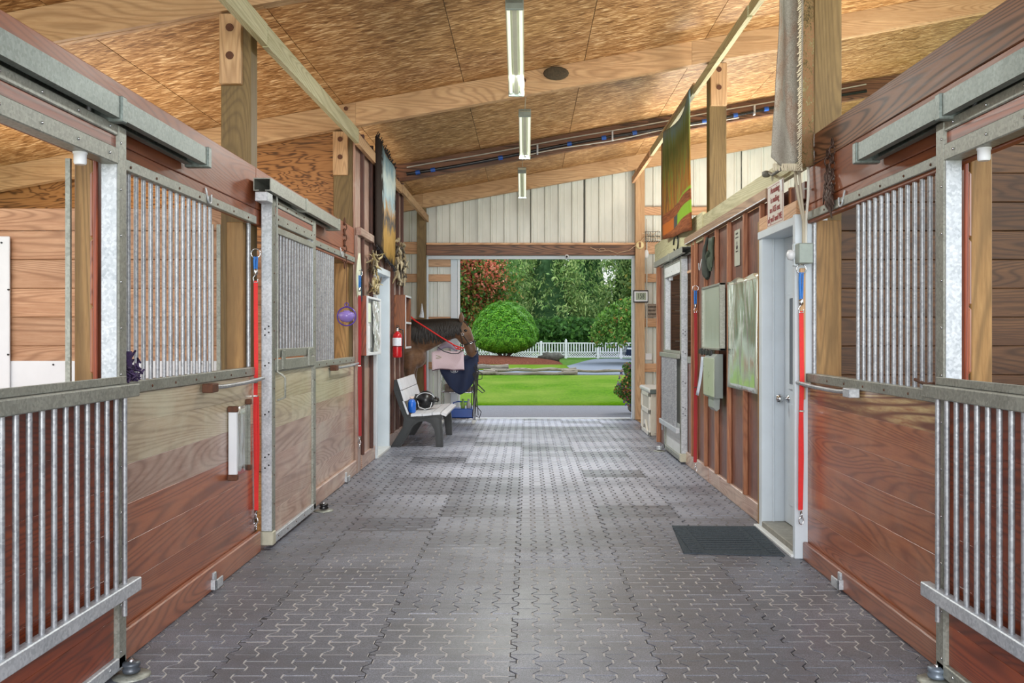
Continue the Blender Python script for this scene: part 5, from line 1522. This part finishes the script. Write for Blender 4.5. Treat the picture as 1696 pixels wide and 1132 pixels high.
# ================================================================== END WALL THINGS
t = thing('wall_clock', 'digital clock with grey display on the right end post', 'clock', (1.77, 14.97, 1.95))
part('case', B().bbox(1.762, 2.008, YE-.20, YE-.165, Zat(501.5, 15), Zat(481, 15), .004), BLACK, t)
part('face', B().bbox(1.775, 1.995, YE-.205, YE-.20, Zat(499.5, 15), Zat(483, 15), .002), PVC, t)
part('display', B().box(1.80, 1.97, YE-.208, YE-.205, Zat(497.3, 15), Zat(485, 15)), plain('#93a08a', .3, 0, .05, 5, 0), t)
M = endM(1.885, YE-.2085, Zat(491.2, 15)) @ Matrix.Diagonal((.75, 1.15, 1, 1))
part('digits', text_b('158', .105, M, .0008), BLACK, t)
t = thing('smiley_ornament', 'round pale ornament with a dark keyhole mark high on the right end post', 'ornament', (1.87, 15.03, 2.83))
part('disc', B().lathe((1.87, YE-.18, Zat(406, 15)), [(.03, -.012), (.062, -.008), (.066, 0), (.062, .012)], 20, 'y'), plain('#e0cf9e', .5), t)
part('mark', B().bbox(1.853, 1.887, YE-.20, YE-.192, Zat(410, 15), Zat(401.5, 15), .003), plain('#7a4a1e', .5), t)
solo('string_light_cover', B().ball((1.99, YE-.09, Zat(421, 15.1)), (.04, .02, .075), 14, 10), PVC, 'white oval plate on the girt right of the end post', 'plate')
b = B(); random.seed(17)
x0, x1, z0, z1 = 1.96, 2.20, 2.96, 3.12
for k in range(7):
    x = x0+(x1-x0)*k/6
    b.tube([(x, YE-.05, z0), (x, YE-.22, z0), (x, YE-.22, z1)], .004, 4)
for z in (z0, (z0+z1)/2, z1): b.tube([(x0, YE-.05, z), (x0, YE-.22, z), (x1, YE-.22, z), (x1, YE-.05, z)], .004, 4)
t = thing('wire_basket', 'small wire basket of dry sticks on the girt right of the opening', 'basket', (2.08, 15.1, 2.96))
part('wires', b, BLACKP, t)
b = B()
for k in range(22):
    p = Vector((random.uniform(1.98, 2.18), YE-random.uniform(.08, .2), random.uniform(2.98, 3.08)))
    b.tube([p, p+Vector((random.uniform(-.12, .12), random.uniform(-.05, .05), random.uniform(-.03, .09)))], .006, 4)
part('sticks', b, plain('#cdbba0', .8), t, kind='stuff')
t = thing('small_plaque', 'small dark weathered plaque between the girts right of the clock', 'plaque', (2.09, 15.13, 1.75))
part('board', B().bbox(2.01, 2.17, YE-.04, YE-.02, 1.70, 1.93, .003), plain('#8a7d70', .7, 0, .3, 20, .3), t)
b = B(); random.seed(5)
for z in (1.88, 1.82, 1.76):
    x = 2.025
    while x < 2.15:
        w_ = random.uniform(.01, .02); b.bbox(x, x+w_, YE-.043, YE-.04, z-.015, z+.012, .001); x += w_+.006
part('weathered_marks', b, plain('#463c34', .8), t, kind='stuff')
b = B().tube([(2.0, YE-.06, 3.35), (2.0, YE-.06, 2.0), (2.0, YE-.06, 1.05)], .012, 6)
solo('conduit_run', b, CABLEW, 'grey vertical conduit beside the right end post', 'conduit')
solo('wall_outlet', B().bbox(1.97, 2.08, YE-.09, YE-.05, .99, 1.10, .006), PVC, 'white outlet at the foot of the grey conduit', 'outlet')
b = B().tube([(1.05, YE-.12, 2.87), (1.2, YE-.14, 2.80), (1.35, YE-.14, 2.82), (1.5, YE-.13, 2.77), (1.7, YE-.14, 2.82), (1.85, YE-.19, 2.93), (2.0, YE-.2, 3.08)], .006, 5)
b.tube([(1.25+.05*math.cos(q*1.0), YE-.13, 2.83+.025*math.sin(q)) for q in [2*PI*j/10*1.6 for j in range(11)]], .005, 5)
solo('twine_line', b, plain('#c0a58a', .8), 'tan twine looped along the header beam', 'twine')
t = thing('door_camera', 'small round camera under the header beam', 'camera', (.67, 15.1, 2.70))
part('housing', B().ball((Xat(939, 15), YE-.14, Zat(424.5, 15)), .035, 14, 10), PVC, t)
part('lens', B().ball((Xat(939, 15), YE-.168, Zat(425, 15)), .018, 10, 8), BLACK, t)

# storage bin
t = thing('deck_box', 'beige plastic storage box with a grey lid against the right end of the aisle', 'storage box', (2.0, 13.0, 0))
BEI = plain('#c9c2b4', .5, 0, .08, 6, .1)
part('body', B().bbox(1.715, 2.3, 12.55, 13.52, 0.0, .60, .015), BEI, t)
for (y0, y1, z0, z1) in ((12.56, 13.50, .0, .06), (12.56, 13.50, .30, .37), (12.56, 13.50, .54, .60), (12.56, 12.66, 0, .60), (13.42, 13.50, 0, .60)):
    part('side_rib', B().bbox(1.695, 1.718, y0, y1, z0, z1, .006), plain('#e1ddd2', .45, 0, .06, 6, .1), t)
for k in range(6):
    part('front_flute', B().bbox(1.76+k*.085, 1.80+k*.085, 12.535, 12.552, .04, .56, .006), BEI, t)
part('arch_foot', B().grid(lambda u, v: (1.692, 12.80+.5*u, .03+(.10+.06*v)*math.sin(PI*u)), 12, 2, False, (.02, 0, 0)), plain('#e1ddd2', .45, 0, .06, 6, .1), t)
part('lid', B().bbox(1.68, 2.32, 12.52, 13.55, .60, .665, .02), plain('#cfd2cf', .4, 0, .06, 6, .1), t)
part('lid_handle', B().bbox(1.70, 2.1, 12.50, 12.53, .59, .655, .01), plain('#5a6664', .5), t)

# ================================================================== OUTDOORS
def leaves(name, c, size, tint, m, parent, aspect=.55, droop=0., seed=1):
    rng = np.random.default_rng(seed)
    n = len(c)
    nrm = rng.normal(size=(n, 3)); nrm[:, 2] += .35
    nrm /= np.linalg.norm(nrm, axis=1)[:, None]
    a_ = rng.normal(size=(n, 3)); a_[:, 2] -= droop
    a_ -= nrm*(a_*nrm).sum(1)[:, None]; a_ /= np.linalg.norm(a_, axis=1)[:, None]+1e-9
    b_ = np.cross(nrm, a_)
    s = size[:, None]
    v = np.stack([c-a_*s, c+b_*s*aspect, c+a_*s, c-b_*s*aspect], 1).reshape(-1, 3)
    off = WL[parent.name]
    v = v-np.array(off)
    me = bpy.data.meshes.new(name)
    me.vertices.add(4*n); me.vertices.foreach_set('co', v.astype(np.float32).ravel())
    me.loops.add(4*n); me.loops.foreach_set('vertex_index', np.arange(4*n, dtype=np.int32))
    me.polygons.add(n); me.polygons.foreach_set('loop_start', np.arange(0, 4*n, 4, dtype=np.int32))
    me.polygons.foreach_set('loop_total', np.full(n, 4, dtype=np.int32))
    me.update()
    ca = me.color_attributes.new('tint', 'FLOAT_COLOR', 'POINT')
    cc = np.ones((4*n, 4), dtype=np.float32); cc[:, :3] = np.repeat(tint, 4, 0)
    ca.data.foreach_set('color', cc.ravel())
    me.validate()
    me.materials.append(m)
    o = bpy.data.objects.new(name, me); COL.objects.link(o); o.parent = parent
    WL[o.name] = off
    o['kind'] = 'stuff'
    return o
def tints(rng, n, cols, wts=None):
    cols = np.array([lin(c)[:3] for c in cols])
    idx = rng.choice(len(cols), n, p=wts)
    t_ = cols[idx]*rng.uniform(.75, 1.25, (n, 1))
    return np.clip(t_, 0, 1)
INNER = speckle('green_inner_twigs', '#2a4228', '#3e5a38', '#587650', 3, .95, .8)  # mottled green for the solid cores that fill the conifer crowns
def conifer(x, y, H, R, seed, cols, label, z0=.3, nb=170, per=62):
    rng = np.random.default_rng(seed)
    t = thing('conifer', label, 'tree', (x, y, 0), 'tall conifers beyond the white fence')
    part('trunk', B().cyl((x, y, 0), (x, y, H*.9), .32, 10, .06), BARK, t)
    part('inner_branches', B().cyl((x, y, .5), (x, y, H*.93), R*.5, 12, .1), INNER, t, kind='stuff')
    C = []
    zs = z0+(H-z0)*rng.random(nb)**1.35
    tn = []
    for z in zs:
        az = rng.uniform(0, 2*PI); ln = R*(1-(z/H))**.75*rng.uniform(.7, 1.12)+.3
        u = rng.random(per)**.7
        dr = ln*.34*u**1.5
        sp_ = rng.normal(size=(per, 3))*np.array([.22, .22, .16])*(.5+ln*.16)
        hang = -np.abs(rng.normal(size=per))*.30*(.4+u)
        px = x+math.cos(az)*ln*u+sp_[:, 0]*(.3+u); py = y+math.sin(az)*ln*u+sp_[:, 1]*(.3+u); pz = z+.4-dr+sp_[:, 2]+hang
        C.append(np.stack([px, py, np.maximum(pz, .15)], 1))
        base = tints(rng, per, cols)
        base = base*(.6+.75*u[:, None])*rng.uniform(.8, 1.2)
        tn.append(base)
    C = np.concatenate(C); tn = np.clip(np.concatenate(tn), 0, 1)
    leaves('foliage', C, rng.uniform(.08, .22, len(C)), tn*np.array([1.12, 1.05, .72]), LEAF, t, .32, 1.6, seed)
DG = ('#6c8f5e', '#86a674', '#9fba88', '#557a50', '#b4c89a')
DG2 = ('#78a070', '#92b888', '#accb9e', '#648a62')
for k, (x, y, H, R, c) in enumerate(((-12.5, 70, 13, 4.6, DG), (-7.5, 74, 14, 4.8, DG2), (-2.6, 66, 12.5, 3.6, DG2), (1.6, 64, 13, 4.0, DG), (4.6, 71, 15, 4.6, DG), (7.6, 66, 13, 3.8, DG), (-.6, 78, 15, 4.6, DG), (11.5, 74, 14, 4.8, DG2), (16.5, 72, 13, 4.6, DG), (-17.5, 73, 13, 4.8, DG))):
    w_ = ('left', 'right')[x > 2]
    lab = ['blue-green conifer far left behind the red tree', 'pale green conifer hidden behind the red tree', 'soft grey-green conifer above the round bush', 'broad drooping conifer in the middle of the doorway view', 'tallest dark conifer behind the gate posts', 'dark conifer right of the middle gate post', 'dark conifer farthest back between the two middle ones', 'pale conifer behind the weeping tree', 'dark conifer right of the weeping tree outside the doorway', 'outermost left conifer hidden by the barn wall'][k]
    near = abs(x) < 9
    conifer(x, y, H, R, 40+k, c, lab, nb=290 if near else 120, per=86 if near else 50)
def crown(name, x, y, z, r, n, cols, label, seed, size=(.12, .24), clumps=26, trunk=True, th=None, grp=None):
    rng = np.random.default_rng(seed)
    t = thing(name, label, 'tree', (x, y, 0), grp)
    if trunk:
        b = B().cyl((x, y, 0), (x, y, z), .22, 10, .1)
        for k in range(7):
            a0 = rng.uniform(0, 2*PI); b.tube([(x, y, z*.5+.1*k), (x+math.cos(a0)*r[0]*.4, y+math.sin(a0)*r[1]*.4, z), (x+math.cos(a0)*r[0]*.75, y+math.sin(a0)*r[1]*.75, z+r[2]*.4)], [.1, .06, .02], 6)
        part('trunk', b, BARK, t)
    cc = rng.normal(size=(clumps, 3)); cc /= np.linalg.norm(cc, axis=1)[:, None]; cc *= rng.uniform(.45, .92, (clumps, 1))
    C = []; T = []
    per = n//clumps
    for k in range(clumps):
        d = rng.normal(size=(per, 3)); d /= np.linalg.norm(d, axis=1)[:, None]; d *= rng.uniform(.5, 1, (per, 1))*.34
        p = (cc[k]+d)*np.array(r)+np.array([x, y, z+r[2]*.2])
        C.append(p)
        g = cols[k % len(cols)]
        T.append(tints(rng, per, g)*rng.uniform(.85, 1.15))
    C = np.concatenate(C); T = np.clip(np.concatenate(T), 0, 1)
    C[:, 2] = np.maximum(C[:, 2], .3)
    leaves('foliage', C, rng.uniform(size[0], size[1], len(C)), T, LEAF, t, .6, .3, seed)
REDL = ('#d9705a', '#e38a70', '#c45a4c', '#e8a084', '#a08a48'); GRL = ('#4f7a34', '#6a9040', '#3c6428', '#a08a48')
crown('maple', -4.9, 57, 4.4, (4.2, 3.0, 4.2), 46000, (REDL, GRL, REDL, GRL), 'red and green autumn maple left of the doorway view', 5, (.07, .15), clumps=110)
YG = ('#7fa05a', '#94b06a', '#688c4c', '#c3b85a', '#a9bf7c')
crown('broadleaf_tree', 10.2, 62, 5.0, (4.0, 3, 5.0), 16000, (YG, ('#5f8a54', '#7ba46c', '#8eb07a')), 'light green broadleaf tree at the right of the doorway view', 6, clumps=50)
crown('shrub_row', 4.5, 61, 1.0, (6.8, 1.0, 1.3), 12000, (('#5c8a44', '#70a050', '#487238'),), 'low dark hedge shrubs behind the white fence', 9, trunk=False, clumps=60)
crown('shrub_row', -10.5, 61, 1.2, (6.0, 1.0, 1.6), 8000, (('#5c8a44', '#70a050', '#487238'),), 'hedge shrubs below the red maple', 10, trunk=False, clumps=50)

# clipped round bush
rng = np.random.default_rng(3)
t = thing('clipped_bush', 'large clipped round green bush on the bark mound', 'bush', (-1.2, 48, .3))
bx, by, bz = -1.2, 48.0, 1.28
b = B()
for k in range(8):
    a0 = k*PI/4; b.tube([(bx+.12*math.cos(a0), by+.12*math.sin(a0), .2), (bx+.5*math.cos(a0), by+.5*math.sin(a0), .6), (bx+1.0*math.cos(a0), by+1.0*math.sin(a0), 1.1)], [.07, .05, .03], 6)
part('stems', b, BARK, t)
n = 30000
d = rng.normal(size=(n, 3)); d /= np.linalg.norm(d, axis=1)[:, None]
rad = 1-np.abs(rng.normal(size=n))*.045
shape = np.where(d[:, 2] > 0, 1.0, 1.0)
R3 = np.stack([1.80*(1-.0*d[:, 2]), np.full(n, 1.7), np.where(d[:, 2] > 0, 1.98, .84)], 1)
bump_ = 1+.03*np.sin(d[:, 0]*14)*np.sin(d[:, 2]*13+d[:, 1]*9)
C = d*R3*(rad*bump_)[:, None]+np.array([bx, by, bz])
leaves('foliage', C, rng.uniform(.035, .07, n), tints(rng, n, ('#5a9a1c', '#70b028', '#427f14', '#86c038')), LEAF, t, .6, .2, 3)
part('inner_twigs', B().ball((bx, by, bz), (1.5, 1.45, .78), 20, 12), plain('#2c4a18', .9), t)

# mulch mound with boulder
solo('bark_mound', B().grid(lambda u, v: (-3.2+5.0*(u*2-1)*1.0, 47.6+3.4*(v*2-1), -.05+.42*max(0, 1-(u*2-1)**2-(v*2-1)**2*.9)**.6), 40, 24, True, (0, 0, -.05)), MULCH, 'low mound of reddish bark under the round bush', 'mulch', kind='stuff')
b = B().ball((1.3, 49.2, .22), (.65, .5, .28), 16, 9)
for i, v in enumerate(b.v):
    k = 1+.12*math.sin(v[0]*9+v[2]*11)+.08*math.sin(v[0]*23); b.v[i] = (1.3+(v[0]-1.3)*k, v[1], .22+(v[2]-.22)*k)
solo('boulder', b, STONE, 'grey boulder at the right end of the bark mound', 'rock')

# weeping tree
rng = np.random.default_rng(8)
wx, wy = 6.4, 45.0
t = thing('weeping_tree', 'weeping mop-headed tree at the right of the doorway view', 'tree', (wx, wy, 0))
b = B().cyl((wx, wy, 0), (wx, wy, 2.6), .16, 10, .1)
for k in range(12):
    a0 = k*PI/6; b.tube([(wx, wy, 2.4), (wx+1.0*math.cos(a0), wy+1.0*math.sin(a0), 3.1), (wx+2.1*math.cos(a0), wy+2.1*math.sin(a0), 2.5), (wx+2.8*math.cos(a0), wy+2.8*math.sin(a0), 1.5)], [.09, .06, .04, .02], 6)
part('trunk', b, BARK, t)
C = []
for k in range(520):
    a0 = rng.uniform(0, 2*PI); r0 = 3.15*rng.random()**.45
    ztop = 1.15+2.35*math.sqrt(max(0, 1-(r0/3.3)**2))
    L_ = rng.uniform(.5, 1.5)
    m_ = 44
    u = rng.random(m_)
    ox = r0*math.cos(a0); oy = r0*math.sin(a0)
    C.append(np.stack([wx+ox*(1+.06*u)+rng.normal(size=m_)*.06, wy+oy*(1+.06*u)+rng.normal(size=m_)*.06, np.maximum(.85, ztop-L_*u+rng.normal(size=m_)*.03)], 1))
C = np.concatenate(C)
leaves('foliage', C, rng.uniform(.06, .12, len(C)), tints(rng, len(C), ('#5c8a34', '#7aa348', '#466e28', '#93b35c', '#c08a4a'), [.3, .27, .25, .13, .05]), LEAF, t, .5, 1.2, 8)

# white fence with lattice foot
FY = 55.0
t = thing('white_fence', 'white picket fence with lattice foot and gates across the drive', 'fence', (0, FY, 0))
FW = plain('#e4e4e2', .5, 0, .05, 3, 0)
posts = [-14.5, -12, -9.5, -7, -4.6, -2.2, .85, 2.36, 4.3, 5.7, 8.1, 10.5, 13]
for x in posts:
    big = x in (2.36,)
    part('post', B().bbox(x-.07, x+.07, FY-.07, FY+.07, 0, 1.06 if big else 1.0, .01), FW, t)
    part('post_cap', B().lathe((x, FY, 1.06 if big else 1.0), [(.09, 0), (.09, .02), (.05, .04), (.04, .06), (.055, .09), (.02, .13)] if big else [(.085, 0), (.085, .025), (.01, .06)], 12), FW, t)
pk_ = B(); lt_ = B()
for x0, x1 in zip(posts[:-1], posts[1:]):
    for z0, z1 in ((.90, .97), (.36, .42), (.05, .10)):
        part('rail', B().bbox(x0+.07, x1-.07, FY-.03, FY+.03, z0, z1, .006), FW, t)
    n = int((x1-x0-.14)/.155)
    for k in range(n):
        x = x0+.07+(x1-x0-.14)*(k+.5)/n
        pk_.box(x-.035, x+.035, FY-.012, FY+.012, .42, .90)
    n = int((x1-x0)/.15)
    for k in range(-1, n):
        for s in (-1, 1):
            xa = x0+.1+k*.15; xb = xa+.28*s
            if xa < x0+.05 or xa > x1-.05: continue
            xb = max(x0+.07, min(x1-.07, xb))
            lt_.add([(xa-.03, FY+.012*s, .10), (xa+.03, FY+.012*s, .10), (xb+.03, FY+.012*s, .36), (xb-.03, FY+.012*s, .36)], [(0, 1, 2, 3)])
part('pickets', pk_, FW, t, kind='stuff')
part('lattice', lt_, FW, t, kind='stuff')

# low split-rail edging of logs
LOG = wood('X', '#4a4238', '#857a6a', '#b0a592', .85, .3, None)
def log(xa, ya, xb, yb, Y, h, label):
    p0 = (Xat(xa, Y), Y, Zat(ya, Y)); p1 = (Xat(xb, Y), Y+.25, Zat(yb, Y))
    pts = [tuple(p0[i]*(1-u)+p1[i]*u+(.018*math.sin(u*17+xa) if i == 2 else 0) for i in range(3)) for u in [k/10 for k in range(11)]]
    solo('split_rail', B().tube(pts, [h*(1+.12*math.sin(k*2.1)) for k in range(11)], 7), LOG, label, 'log', 'split rails edging the lawn')
log(700, 609, 842, 608, 34.0, .085, 'weathered rail behind the cart, farthest back of the rails')
log(700, 620, 820, 618, 31.5, .075, 'short weathered rail ending left of the doorway middle')
log(813, 613.5, 955, 612.5, 32.4, .06, 'wavy rail lying on top at the middle of the lawn edge')
log(796, 620.5, 952, 619, 31.8, .06, 'lowest long rail on the lawn edge')
log(930, 614.5, 1120, 616, 32.2, .05, 'thin rail running right behind the flower pot')
for (px, Y) in ((812, 32.1), (945, 32.2)):
    solo('rail_block', B().bbox(Xat(px, Y)-.25, Xat(px, Y)+.25, Y-.1, Y+.15, 0, .2, .02), LOG, 'short block under the crossing rails, '+('left one' if px < 900 else 'right one'), 'log')

# parked dark car
t = thing('car', 'dark blue car parked behind the weeping tree', 'car', (7.9, 52, 0))
CB = plain('#1c2a44', .15, .3, .05, 2, 0)
side = [(5.62, .28), (5.60, .55), (5.75, .78), (6.55, .90), (7.15, 1.36), (8.9, 1.40), (9.6, .98), (9.95, .9), (9.98, .35), (9.5, .25), (6.0, .25)]
b = B().prism([(x, z) for x, z in side], 'y', 51.2, 52.9)
part('body', b, CB, t)
part('side_window', B().prism([(6.75, .93), (7.22, 1.30), (8.85, 1.33), (9.4, .98)], 'y', 51.185, 51.2), plain('#0d1116', .05), t)
for x in (6.35, 9.2):
    part('wheel', B().lathe((x, 51.22, .31), [(.05, -.05), (.18, -.05), (.30, -.04), (.31, .06), (.31, .12), (.1, .13)], 20, 'y'), BLACK, t)
    part('wheel_rim', B().lathe((x, 51.17, .31), [(.02, -.02), (.17, -.01), (.17, .0), (.05, .0)], 16, 'y'), CHROME, t)
part('head_lamp', B().bbox(5.66, 5.95, 51.19, 51.3, .60, .72, .02), plain('#d8dde2', .1), t)
part('bumper', B().bbox(5.55, 5.75, 51.25, 52.85, .28, .45, .03), plain('#2a3648', .3), t)

# flowers in a stone pot at the right of the opening
t = thing('flower_pot', 'trailing flowering plant over stacked stones at the right door post', 'plant', (2.15, 16.4, 0))
b = B(); random.seed(6)
for k, (x, z, r_) in enumerate(((1.93, .10, .12), (2.16, .09, .13), (2.02, .28, .11), (2.28, .27, .11), (2.45, .12, .13))):
    part('stone', B().ball((x, 16.3, z), (r_, r_*.9, r_*.78), 12, 8), STONE, t)
rng = np.random.default_rng(14)
n = 6500
d = rng.normal(size=(n, 3)); d /= np.linalg.norm(d, axis=1)[:, None]
C = d*np.array([.34, .28, .42])*(1-np.abs(rng.normal(size=n))*.2)[:, None]+np.array([1.98, 16.35, .50])
C[:, 0] += .09*np.sin(C[:, 2]*12)
leaves('foliage', C, rng.uniform(.015, .032, n), tints(rng, n, ('#4a7a30', '#6a9a42', '#86ad58', '#37602a', '#a5733c')), LEAF, t, .6, .3, 15)
C = d[:420]*np.array([.33, .31, .43])+np.array([1.96, 16.33, .50])
leaves('blossoms', C, rng.uniform(.014, .026, 420), tints(rng, 420, ('#8a4a7a', '#6a5a9a', '#b0504a', '#c98a5a', '#4a4a7a')), LEAF, t, .9, 0, 16)
